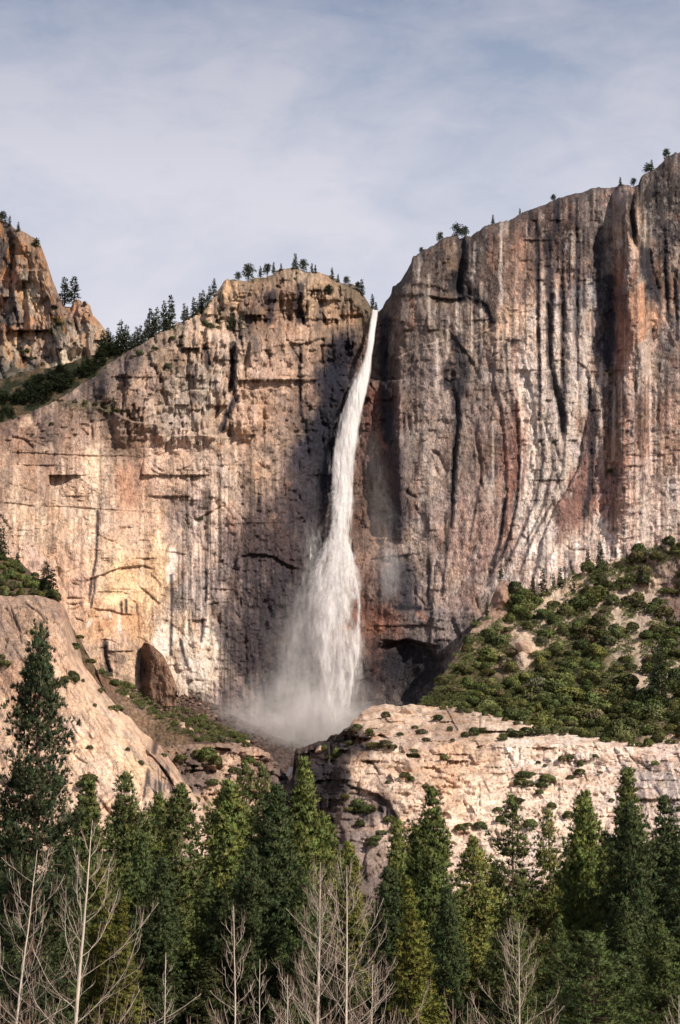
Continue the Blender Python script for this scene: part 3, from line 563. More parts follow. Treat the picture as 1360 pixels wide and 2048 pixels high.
relief_wall = relief('cliff', -200, 1560, 800, RIM, WBOT, 500, wall_y, wall_col, ROCK, back=500, drop=-.02, tpow=.97, rimamp=3.2)
tag(relief_wall, kind='structure')

# ------------------------------------------------------------------ far crag, forested gully, slabs, talus, gorge, valley floor
CRIM = interp([(-220, 400), (-60, 425), (0, 437), (20, 447), (32, 458), (50, 464), (66, 474), (80, 486), (90, 512), (98, 535), (104, 556), (112, 575), (118, 592), (130, 612), (142, 612), (148, 600), (158, 598), (165, 606), (172, 603), (180, 608), (184, 628), (192, 634), (204, 648), (214, 664), (222, 684), (232, 705), (262, 760), (320, 830), (420, 900)])
CRAGCOL = [(10,480,92,76,70),(20,520,60,54,58),(45,500,196,140,96),(60,520,170,124,92),(70,500,150,112,80),(30,560,206,132,84),(50,560,190,160,130),(85,560,186,138,96),(60,600,206,172,136),(10,600,150,126,112),(40,640,122,100,92),(55,650,206,136,86),(70,620,220,180,140),
 (100,610,150,112,88),(80,660,186,140,106),(40,690,214,176,140),(90,700,180,146,124),(120,650,96,86,66),(145,620,186,136,106),(175,620,200,146,110),(140,680,190,160,140),(180,680,176,146,124),(205,680,196,156,122),(130,710,214,190,160),(20,640,84,74,76),(60,740,130,112,98),(20,760,110,100,92),(150,760,110,98,88)]
def crag_y(U, V, R):
    Y = 2860 - 30 * (U / 200) - (V - 600) * .25
    Y = Y + 60 * np.exp(-(V - R) / 14)
    Y -= 40 * (ridged(U / 52, V / 150, 201, 3) - .5) + 17 * facets(U / 24 - V / 90, V / 60, 202, 1.2, .7) + 10 * facets(U / 9, V / 17, 203, 1.2) + 9 * (fbm(U / 16, V / 26, 204, 4, .6) - .5) + 3 * facets(U / 4, V / 6, 209, 1.2)
    for k in range(46):
        u = rnd.uniform(-20, 220); v = rnd.uniform(450, 740); edge(Y, U, V, wander(u, v, math.pi / 2 + rnd.normal(-.15, .3), rnd.uniform(20, 90), 7, .15), rnd.uniform(-1, 1) * 9, rnd.uniform(6, 20), 1.3)
    edge(Y, U, V, [(32, 460), (30, 500), (24, 545), (28, 600), (46, 680)], 30, 30); edge(Y, U, V, [(50, 560), (56, 620), (60, 670)], 14, 16); edge(Y, U, V, [(118, 592), (128, 640), (150, 680), (166, 700)], -14, 20); edge(Y, U, V, [(160, 600), (150, 640), (160, 670)], 14, 20)
    t = sstep(715, 760, V + .1 * U); Y -= t * (np.minimum(V, 820) - 715) * 1.5
    return Y
def crag_col(U, V, R):
    C = cmap(U + 16 * (fbm(U / 14, V / 20, 211, 4) - .5), V + 30 * (fbm(U / 14, V / 40, 212, 4) - .5), CRAGCOL, 15.0, .86); g = C.mean(-1, keepdims=True); C = (C * .6 + g * .4) * np.array([1, 1.02, .98])
    C *= (1 + 1.1 * (fbm(U / 6, V / 14, 213, 5, .65) - .5))[..., None]
    f = sstep(.57, .66, fbm(U / 7, V / 16, 214, 4, .6))[..., None] * .5; C = C * (1 - f) + lin((60, 54, 56)) * f
    f = sstep(.57, .66, fbm(U / 8, V / 22, 215, 4, .6))[..., None] * .5; C = C * (1 - f) + lin((206, 146, 92)) * .75 * f
    f = (sstep(.55, .62, fbm(U / 12, V / 10, 216, 4)) * sstep(690, 740, V))[..., None] * .7; C = C * (1 - f) + lin((50, 54, 38)) * .8 * f
    return C
tag(relief('crag', -220, 420, 300, CRIM, interp([(-220, 930), (0, 880), (110, 835), (200, 790), (300, 800), (420, 905)]), 210, crag_y, crag_col, ROCK, back=300, drop=.02), kind='structure')

# wooded slope in the gully between the crag and the wall
GRIM = interp([(-220, 850), (-40, 770), (40, 745), (110, 730), (160, 716), (200, 702), (235, 700), (262, 695), (300, 672), (345, 650), (400, 640), (450, 700)])
def gully_y(U, V, R): return 2600 - .55 * (V - 700) + .12 * (345 - U) - 8 * (fbm(U / 20, V / 20, 221, 4) - .5)
def gully_col(U, V, R):
    C = lin((96, 84, 66)) * .7 + 0 * U[..., None]; n = fbm(U / 14, V / 12, 222, 4)
    f = sstep(.42, .55, n)[..., None]; return (C * (1 - f) + lin((40, 44, 30)) * f) * (1 + .8 * (fbm(U / 4, V / 4, 223, 4) - .5))[..., None]
tag(relief('wooded_slope', -220, 450, 200, GRIM, interp([(-220, 935), (0, 880), (110, 840), (200, 790), (300, 720), (450, 720)]), 70, gully_y, gully_col, SLAB, back=200, drop=.03, rimamp=4), kind='structure')

# pale slab at lower left
SRIM = interp([(-220, 1186), (0, 1190), (30, 1192), (60, 1189), (90, 1193), (112, 1200), (126, 1208), (134, 1224), (136, 1250), (142, 1280), (152, 1304), (168, 1330), (186, 1352), (205, 1378), (226, 1402), (245, 1424), (262, 1436), (280, 1458), (300, 1474), (320, 1492), (336, 1512), (350, 1530), (366, 1556), (384, 1582), (398, 1604), (410, 1628), (420, 1660), (432, 1690), (470, 1760), (560, 1900), (640, 2050)])
SLABCOL = [(20,1230,178,150,132),(80,1230,196,165,140),(110,1240,190,160,138),(20,1300,172,146,130),(60,1290,206,176,150),(115,1300,212,178,152),(40,1350,190,155,130),(150,1350,216,182,156),(130,1400,210,176,150),(180,1400,228,196,168),(150,1460,230,198,172),(210,1460,232,200,174),
 (180,1540,228,198,174),(240,1520,234,202,174),(270,1480,226,194,168),(280,1540,238,206,170),(310,1510,190,160,138),(330,1540,196,166,144),(320,1580,176,158,142),(355,1580,226,192,166),(350,1620,238,206,180),(240,1600,226,196,172),(300,1620,232,202,178),(200,1620,222,192,168),(400,1650,238,208,182),(0,1450,214,182,156),(0,1600,214,182,156),(300,1800,200,175,150)]
def slab_y(U, V, R):
    Y = 1785 - (V - 1200) * .36 - .06 * U
    d = V - R
    Y += 95 * np.exp(-d / 40) * sstep(110, 150, U) + 14 * np.exp(-d / 8)
    s = (U * .55 - V * .38)                                     # joints run down to the right
    Y -= 10 * (ridged(s / 60, (V + U) / 420, 231, 2) - .5) + 7 * (facets(s / 28, (V + U) / 130, 232, .8) + .2) + 3.0 * facets(s / 8, (V + U) / 40, 233, 1.1) + 5 * (fbm(U / 26, V / 40, 234, 5, .6) - .5) + 1.2 * facets(U / 4, V / 8, 235, 1.2)
    for k in range(70):
        u = rnd.uniform(0, 400); v = R[0, 0] + rnd.uniform(20, 420); edge(Y, U, V, wander(u, v + u * .5, rnd.uniform(.8, 1.35), rnd.uniform(24, 110), 8, .08), rnd.uniform(-1, 1) * 1.7, rnd.uniform(4, 12), 1.2)
    for p, A, Ln in [([(205, 1376), (225, 1400), (245, 1432), (262, 1462)], 5, 14), ([(160, 1360), (172, 1400), (178, 1440), (182, 1500)], 4, 10), ([(290, 1500), (305, 1512), (322, 1530), (340, 1556), (352, 1580)], 10, 26), ([(320, 1510), (306, 1500)], 8, 12),
                     ([(140, 1290), (160, 1315), (190, 1345)], 4, 8), ([(186, 1345), (206, 1372)], 5, 8), ([(320, 1550), (335, 1560), (346, 1576), (354, 1590)], 9, 12), ([(20, 1210), (40, 1260), (44, 1290)], 5, 14), ([(100, 1210), (98, 1260), (110, 1330)], -4, 12), ([(262, 1460), (262, 1500), (275, 1530)], 3, 8)]:
        edge(Y, U, V, p, A, Ln)
    for k in range(70):
        u = rnd.uniform(0, 400); crack(Y, U, V, wander(u, 1200 + rnd.uniform(0, 450), rnd.uniform(.7, 1.5), rnd.uniform(20, 90), 6, .18), rnd.uniform(1.2, 3.2), rnd.uniform(1.5, 2.2))
    crack(Y, U, V, [(305, 1486), (312, 1500), (322, 1512)], 12, 6); crack(Y, U, V, [(318, 1530), (332, 1548), (348, 1574)], 12, 4)
    return Y
def slab_col(U, V, R):
    C = cmap(U + 14 * (fbm(U / 16, V / 20, 241, 4) - .5), V + 20 * (fbm(U / 14, V / 30, 242, 4) - .5), SLABCOL, 34.0, .80)
    s = (U * .55 - V * .38)
    C *= (1 + .7 * (fbm(s / 3.2, (U + V) / 90, 243, 4, .6) - .5) + .8 * (fbm(U / 6, V / 8, 244, 5, .65) - .5) + .4 * (fbm(U / 30, V / 36, 247, 3) - .5))[..., None]
    f = sstep(.60, .70, fbm(s / 5, (U + V) / 60, 245, 4, .6))[..., None] * .45; C = C * (1 - f) + lin((120, 104, 96)) * f
    f = (sstep(.50, .62, fbm(U / 9, V / 9, 246, 5, .65)) * (1 - sstep(1290, 1340, V)))[..., None] * .4; C = C * (1 - f) + lin((112, 96, 88)) * f
    for k in range(16):
        u = rnd.uniform(290, 345); v = rnd.uniform(1530, 1570); stain_or_shade(C, U, V, [(u, v), (u + rnd.uniform(-8, 4), v + rnd.uniform(30, 70))], rnd.uniform(1.5, 3.2), (66, 58, 60), .75, .7, k, .5)
    stain_or_shade(C, U, V, [(312, 1486), (308, 1504)], (7, 12), (60, 52, 56), .85, .5, 3, .4)
    return C
tag(relief('granite_slab', -220, 640, 400, SRIM, interp([(-220, 2089), (640, 2091)]), 330, slab_y, slab_col, SLAB, back=260, drop=.12, rimamp=2.0, tpow=1.15), kind='structure')

# brushy hill on top of the slab
HRIM = interp([(-220, 980), (-60, 1060), (0, 1108), (20, 1116), (40, 1124), (60, 1140), (80, 1158), (100, 1178), (116, 1196), (126, 1216), (150, 1262), (190, 1330)])
def hill_y(U, V, R): return 2080 - 1.5 * (np.minimum(V, 1215) - 1110) - .2 * np.maximum(V - 1215, 0) + .3 * U - 8 * (fbm(U / 16, V / 16, 251, 4) - .5)
def dirt_col(U, V, R):
    C = lin((118, 100, 78)) * .62 + 0 * U[..., None]; return C * (1 + .9 * (fbm(U / 5, V / 5, 252, 5, .65) - .5))[..., None]
tag(relief('brushy_hill', -220, 190, 110, HRIM, interp([(-220, 1250), (190, 1360)]), 50, hill_y, dirt_col, SLAB, back=200, drop=.05, rimamp=3), kind='structure')

# scree fan and brush below the left wall
TRIM = interp([(60, 1236), (120, 1262), (150, 1272), (182, 1312), (215, 1332), (250, 1350), (282, 1372), (300, 1378), (340, 1384), (380, 1392), (420, 1402), (450, 1418), (480, 1436), (510, 1450), (540, 1468), (570, 1480), (600, 1490), (660, 1500), (720, 1505)])
def scree_y(U, V, R):
    Y = 2330 - (V - R) * 1.7 - sstep(250, 60, U) * 40
    Y -= 2.8 * facets(U / 3.6, V / 2.8, 261, 1.2) + 2.2 * facets(U / 8, V / 6, 262, 1.1) + 10 * (fbm(U / 26, V / 22, 263, 4) - .5)
    return Y
def scree_col(U, V, R):
    C = cmap(U, V, [(200,1340,150,122,104),(300,1400,176,148,124),(400,1420,120,98,88),(470,1460,92,78,74),(540,1480,104,88,82),(350,1450,140,118,96),(450,1500,150,125,108),(600,1500,110,95,90),(700,1500,80,70,70)], 40, .50)
    g, r = cells(U / 3.6, V / 2.8, 264); C *= (.55 + .9 * r)[..., None]
    C *= (1 + .5 * (fbm(U / 12, V / 12, 265, 4) - .5))[..., None]
    return C
tag(relief('scree_slope', 60, 720, 330, TRIM, interp([(60, 1480), (340, 1560), (720, 1640)]), 90, scree_y, scree_col, SLAB, back=60, drop=.1, rimamp=2), kind='structure')

# broken ledges left of the gorge
LRIM = interp([(240, 1470), (330, 1492), (350, 1488), (400, 1487), (450, 1486), (482, 1484), (498, 1490), (520, 1496), (540, 1504), (549, 1520), (556, 1524), (562, 1538), (572, 1545), (580, 1560), (590, 1560), (600, 1560), (620, 1600), (680, 1690), (760, 1800)])
def ledge_y(U, V, R):
    Y = 2090 - (V - 1490) * 1.05 + .10 * U + 55 * np.exp(-(V - R) / 5) * 0.3
    Y += sstep(548, 600, U) * 40
    Y -= 15 * (facets(U / 46, V / 22, 271, 1.2, .7) + .2) + 10 * (facets(U / 17 + V / 60, V / 9, 272, 1.3, .7) + .2) + 4.5 * facets(U / 6, V / 4.5, 273, 1.3) + 9 * (fbm(U / 20, V / 14, 274, 4) - .5)
    for k in range(60):
        u = rnd.uniform(340, 560); v = rnd.uniform(1495, 1660); edge(Y, U, V, wander(u, v, rnd.normal(.25, .35), rnd.uniform(14, 60), 6, .15), rnd.uniform(-.7, 1) * 9, rnd.uniform(4, 10), 1.1)
    return Y
def ledge_col(U, V, R):
    C = cmap(U + 10 * (fbm(U / 10, V / 10, 281, 4) - .5), V + 10 * (fbm(U / 10, V / 10, 282, 4) - .5), [(350,1500,150,125,108),(400,1496,168,142,122),(460,1497,150,128,116),(500,1510,196,166,144),(520,1530,160,134,120),(380,1520,112,98,92),(400,1560,128,112,104),(460,1520,206,176,152),(470,1550,200,172,150),(430,1590,206,178,156),(520,1580,206,178,154),(540,1620,196,168,146),
       (560,1600,190,164,146),(560,1550,120,104,98),(400,1620,190,164,144),(580,1540,70,64,66),(600,1640,150,130,118),(640,1700,110,98,92),(450,1700,150,130,112)], 16, .84)
    return C * (1 + .8 * (fbm(U / 6, V / 5, 283, 5, .65) - .5))[..., None]
tag(relief('rock_ledges', 240, 760, 260, LRIM, interp([(240, 2089), (760, 2091)]), 190, ledge_y, ledge_col, SLAB, back=120, drop=.05, rimamp=2.5, tpow=1.5), kind='structure')

# shrub-covered talus at right
PRIM = interp([(800, 1420), (842, 1402), (862, 1392), (872, 1372), (884, 1352), (900, 1326), (916, 1302), (930, 1280), (944, 1256), (958, 1240), (972, 1226), (980, 1205), (990, 1176), (1002, 1160), (1014, 1158), (1026, 1166), (1034, 1190), (1050, 1196), (1080, 1186), (1110, 1170), (1140, 1152), (1170, 1138), (1210, 1124), (1250, 1112), (1290, 1100), (1330, 1086), (1360, 1074), (1560, 1000)])
def talus_y(U, V, R):
    Y = np.interp(V, [1000, 1190, 1300, 1560], [2356, 2326, 2235, 1988]) - (U - 900) * .05 - 20 * (fbm(U / 70, V / 70, 291, 3) - .5) - 12 * (fbm(U / 20, V / 20, 292, 4) - .5)
    Y -= 3 * facets(U / 9, V / 8, 293, 1.1)
    Y -= 30 * np.exp(-(((U - 1005) / 26) ** 2 + ((V - 1185) / 26) ** 2)) + 22 * np.exp(-(((U - 1050) / 20) ** 2 + ((V - 1295) / 22) ** 2))
    return Y
def talus_col(U, V, R):
    C = cmap(U, V, [(1000,1180,168,138,120),(930,1240,170,146,130),(1050,1290,206,184,164),(1100,1210,206,184,160),(1240,1200,200,180,160),(1290,1180,196,174,156),(1250,1260,190,172,154),(1300,1380,186,166,146),(1350,1200,130,110,102),(1000,1300,150,128,108),(1000,1400,84,78,52),(1200,1400,80,76,50),(1100,1350,82,78,52),(940,1400,90,84,56),(1180,1300,96,88,62),(1250,1440,78,74,48),(900,1370,100,90,66),(1280,1340,196,176,156),(1100,1470,190,164,140),(1330,1480,190,165,145)], 34, .8)
    C *= (1 + .8 * (fbm(U / 5, V / 5, 294, 5, .7) - .5))[..., None]
    return C
tag(relief('talus_slope', 800, 1560, 380, PRIM, interp([(800, 1420), (850, 1424), (900, 1424), (950, 1434), (1000, 1446), (1060, 1460), (1140, 1480), (1200, 1490), (1290, 1502), (1340, 1494), (1400, 1498), (1560, 1490)]), 170, talus_y, talus_col, SLAB, back=60, drop=.1, rimamp=2.5), kind='structure')

# pale bench at lower right with the dark gorge flank
BRIM = interp([(540, 1760), (556, 1640), (562, 1600), (574, 1560), (584, 1556), (588, 1512), (592, 1498), (606, 1492), (630, 1484), (652, 1480), (662, 1470), (678, 1466), (688, 1456), (700, 1450), (706, 1438), (716, 1432), (722, 1420), (740, 1412), (770, 1408), (800, 1410), (822, 1406), (850, 1410), (900, 1411), (950, 1420), (1000, 1432), (1060, 1446), (1140, 1466), (1200, 1476), (1290, 1488), (1340, 1478), (1400, 1482), (1560, 1470)])
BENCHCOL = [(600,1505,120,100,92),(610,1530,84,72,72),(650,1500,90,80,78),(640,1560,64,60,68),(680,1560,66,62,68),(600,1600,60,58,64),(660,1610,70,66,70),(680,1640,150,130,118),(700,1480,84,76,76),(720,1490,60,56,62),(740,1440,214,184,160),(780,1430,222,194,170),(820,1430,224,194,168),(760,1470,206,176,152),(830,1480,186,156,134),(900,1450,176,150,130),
 (720,1540,212,184,160),(760,1530,208,180,158),(800,1520,222,192,166),(740,1580,218,188,164),(800,1570,230,198,170),(850,1540,214,180,152),(900,1520,206,168,138),(960,1500,204,172,146),(900,1600,226,190,160),(960,1580,234,204,178),(1000,1450,220,194,170),(960,1560,228,196,168),(1040,1500,240,216,196),(1100,1500,232,206,186),(1040,1560,222,192,168),(1100,1580,232,204,182),(1180,1500,238,212,192),
 (1160,1560,228,198,176),(1250,1510,232,206,186),(1330,1500,226,198,180),(1300,1550,208,188,174),(1250,1580,226,200,182),(1350,1560,200,182,170),(1000,1640,234,206,182),(900,1660,232,202,178),(1100,1680,224,196,176),(1300,1650,214,190,174),(760,1600,90,80,80),(720,1620,120,104,100),(700,1700,140,122,114),(740,1700,150,130,118),(780,1650,206,178,158),(820,1660,226,194,170),(740,1760,120,104,96),(680,1700,112,100,98),(900,1720,230,200,176),(1000,1900,190,165,140)]
def bench_y(U, V, R):
    Y = 2120 - np.interp(V, [1400, 1490, 1600, 1700, 1800, 2090], [0, 190, 270, 340, 430, 760]) - .05 * (U - 900)
    e = np.interp(V, [1400, 1440, 1480, 1500, 1540, 1580, 1640, 1700, 1800, 2090], [700, 712, 745, 730, 700, 690, 684, 690, 720, 760]) + 16 * (fbm(U / 30, V / 16, 301, 3) - .5)
    d = np.clip(e - U, 0, 200)
    Y += np.minimum(d * 1.5, 22 + d * .95) * sstep(1440, 1480, V)          # flank turns away into the gorge
    Y += 16 * np.exp(-(V - R) / 6)
    Y -= 2.6 * ridged((V - U * .22) / 8, (U + V * .2) / 60, 309, 3) + 9 * (facets(U / 80, V / 34, 302, 1.0) + .2) + (4 + 2.5 * sstep(1020, 960, U)) * (facets(U / 26 - V / 50, V / 13, 303, 1.2, .8) + .2) + 1.8 * facets(U / 9, V / 6, 304, 1.3) + 10 * (fbm(U / 36, V / 22, 305, 4) - .5) + .8 * facets(U / 3.5, V / 3, 306, 1.3)
    fl = sstep(0, 20, d); Y -= fl * (13 * (facets(U / 20, V / 30, 307, 1.3, .7) + .2) + 7 * facets(U / 8, V / 11, 308, 1.3))
    for k in range(150):
        u = rnd.uniform(690, 1380); v = rnd.uniform(1420, 1700)
        a = rnd.normal(-.3, .3) if u < 950 else (rnd.normal(.1, .2) if rnd.rand() < .45 else rnd.normal(1.2, .25))
        edge(Y, U, V, wander(u, v, a, rnd.uniform(14, 80), 7, .13), rnd.uniform(-.6, 1) * (2.8 if u < 1000 else 2.2), rnd.uniform(4, 10), 1.1)
    for p, A, Ln in [([(690, 1568), (715, 1576), (740, 1584), (760, 1592), (778, 1606), (790, 1626), (800, 1648)], 15, 40), ([(800, 1648), (812, 1656), (840, 1650)], 8, 14), ([(590, 1500), (592, 1530), (590, 1552)], 20, 20), ([(690, 1470), (730, 1478), (760, 1468), (780, 1478)], 16, 20),
                     ([(725, 1520), (745, 1524), (756, 1540), (762, 1550)], 8, 12), ([(800, 1518), (826, 1516), (846, 1520), (848, 1540)], -8, 20), ([(868, 1510), (900, 1490), (950, 1470)], 5, 10), ([(940, 1500), (990, 1480), (1000, 1440)], 6, 14), ([(1010, 1478), (1100, 1486), (1200, 1490), (1290, 1496), (1360, 1500)], -6, 20),
                     ([(1130, 1500), (1142, 1530), (1150, 1560)], 5, 10), ([(1225, 1485), (1240, 1520), (1256, 1560)], 5, 12), ([(1310, 1494), (1330, 1500), (1350, 1490)], 6, 8), ([(720, 1410), (724, 1440), (730, 1450)], 6, 10), ([(800, 1415), (808, 1432), (830, 1430)], 4, 8), ([(690, 1640), (700, 1700), (716, 1760)], -12, 30), ([(740, 1680), (730, 1720), (735, 1770)], 14, 20)]:
        edge(Y, U, V, p, A, Ln)
    for k in range(150):
        u = rnd.uniform(700, 1380); crack(Y, U, V, wander(u, rnd.uniform(1420, 1720), rnd.choice([rnd.normal(-.3, .3), rnd.normal(1.2, .3)]), rnd.uniform(14, 80), 6, .2), rnd.uniform(1.0, 3.2), rnd.uniform(1.5, 2.2))
    return Y
def bench_col(U, V, R):
    C = cmap(U + 16 * (fbm(U / 16, V / 12, 311, 4) - .5), V + 12 * (fbm(U / 16, V / 12, 312, 4) - .5), BENCHCOL, 26.0, 1.0); g = C.mean(-1, keepdims=True); C = C * .85 + g * .15; C *= (1 - .5 * sstep(715, 680, U) * sstep(1430, 1470, V))[..., None]  # gorge flank darkened: dark rock, with its shade put into the albedo
    s = U * .3 + V * .1
    C *= (1 + .45 * (fbm(U / 5, V / 5, 313, 5, .7) - .5) + .5 * (fbm(U / 26, V / 18, 314, 3) - .5) + .3 * (fbm(s / 2.4, V / 60, 315, 3) - .5))[..., None]
    f = (sstep(.55, .63, fbm(U / 22, V / 7, 316, 4, .6)) * (U > 700) * sstep(1620, 1560, V))[..., None] * .45; C = C * (1 - f) + lin((178, 136, 104)) * .75 * f
    f = (sstep(.62, .70, fbm(U / 12, V / 6, 317, 4, .6)) * (U > 700))[..., None] * .5; C = C * (1 - f) + lin((110, 96, 70)) * .7 * f
    for k in range(40):
        u = rnd.uniform(1230, 1380); v = rnd.uniform(1500, 1600); stain_or_shade(C, U, V, [(u, v), (u + rnd.uniform(4, 18), v + rnd.uniform(30, 80))], rnd.uniform(1.5, 3.5), (120, 112, 116), .6, .8, k, .6)
    for k in range(30):
        u = rnd.uniform(700, 790); v = 1580 + (u - 700) * .4 + rnd.uniform(0, 20); stain_or_shade(C, U, V, [(u, v), (u + 2, v + rnd.uniform(14, 40))], rnd.uniform(1.5, 4), (58, 54, 60), .7, .8, k, .6)
    stain_or_shade(C, U, V, [(860, 1470), (830, 1494), (800, 1540)], 3.5, (236, 210, 186), .7, .8)
    return C
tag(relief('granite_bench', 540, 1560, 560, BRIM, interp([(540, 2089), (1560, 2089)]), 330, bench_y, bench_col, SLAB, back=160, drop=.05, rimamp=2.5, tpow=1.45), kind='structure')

# valley floor: one sheet out past the cliffs
def floor():
    xs = np.concatenate([np.linspace(-9000, -700, 12), np.linspace(-640, 640, 90), np.linspace(700, 9000, 12)]); ys = np.concatenate([np.linspace(-2500, -20, 8), np.linspace(0, 1500, 110), np.linspace(1600, 14000, 16)])
    X, Yv = np.meshgrid(xs, ys); Z = .5 * (fbm(X / 22, Yv / 22, 401, 4) - .5) - .2
    Z = np.where(Yv > 420, Z + (np.clip(Yv, 420, 1400) - 420) * .012, Z)
    C = lin((84, 74, 52)) * .6 * (1 + .8 * (fbm(X / 9, Yv / 9, 402, 4) - .5))[..., None]
    f = sstep(.45, .6, fbm(X / 30, Yv / 30, 403, 3))[..., None]; C = C * (1 - f) + lin((62, 58, 38)) * .8 * f
    me = mesh_np('valley_floor', np.stack([X, Yv, Z], -1), grid_faces(len(ys), len(xs))[:, ::-1], SLAB, C); return link('valley_floor', me)
tag(floor(), kind='structure')

# ------------------------------------------------------------------ vegetation builders
rv = np.random.RandomState(7)
def unit(a): return a / (np.linalg.norm(a, axis=-1, keepdims=True) + 1e-9)
def blades(P, D, K, ln, w, spread, cols, rs, quad=False, nrm=None):
    """K small leaf blades at each point P, fanned round the direction D"""
    n = len(P); Pb = np.repeat(P, K, 0) + rs.normal(0, .12, (n * K, 3)) * ln
    d = unit(np.repeat(unit(D), K, 0) + rs.normal(0, spread, (n * K, 3)))
    s = unit(np.cross(d, rs.normal(0, 1, (n * K, 3)))) * w * rs.uniform(.6, 1.2, (n * K, 1))
    l = ln * rs.uniform(.6, 1.2, (n * K, 1))
    c = np.repeat(cols, K, 0) * rs.uniform(.75, 1.25, (n * K, 1))
    if quad:
        v = np.stack([Pb, Pb + d * l * .55 - s * .5, Pb + d * l, Pb + d * l * .55 + s * .5], 1); f = np.arange(n * K * 4).reshape(-1, 4); c = np.repeat(c, 4, 0)
    else:
        v = np.stack([Pb - s * .5, Pb + s * .5, Pb + d * l], 1); f = np.arange(n * K * 3).reshape(-1, 3); c = np.repeat(c, 3, 0)
    if nrm is None: return v.reshape(-1, 3), f, c
    nb_ = np.repeat(nrm, K, 0); g = np.cross(v[:, 1] - v[:, 0], v[:, 2] - v[:, 0]); fl = (g * nb_).sum(-1) < 0     # leaf faces turned outward, shaded with the clump
    v[fl] = v[fl][:, ::-1]
    nn_ = unit(nb_ + .35 * rs.normal(0, 1, nb_.shape)); return v.reshape(-1, 3), f, c, np.repeat(nn_, v.shape[1], 0)
class Tubes:
    def __init__(s): s.v = []; s.f = []; s.n = 0
    def add(s, pts, rad, sides=5):
        pts = np.asarray(pts, float); rad = np.asarray(rad, float); n = len(pts)
        t = unit(np.gradient(pts, axis=0)); ref = np.array([.3, .5, .81]) if abs(t[0, 2]) < .9 else np.array([1., .1, 0])
        a = unit(np.cross(t, ref)); b = np.cross(t, a)
        th = np.arange(sides) / sides * 2 * math.pi
        ring = pts[:, None] + rad[:, None, None] * (a[:, None] * np.cos(th)[None, :, None] + b[:, None] * np.sin(th)[None, :, None])
        s.v.append(ring.reshape(-1, 3))
        i = np.arange(n - 1)[:, None] * sides; j = np.arange(sides)[None]; k = (j + 1) % sides
        s.f.append(np.stack([i + j, i + k, i + sides + k, i + sides + j], -1).reshape(-1, 4) + s.n); s.n += n * sides
    def mesh(s, name, mat): return mesh_np(name, np.concatenate(s.v), np.concatenate(s.f), mat)

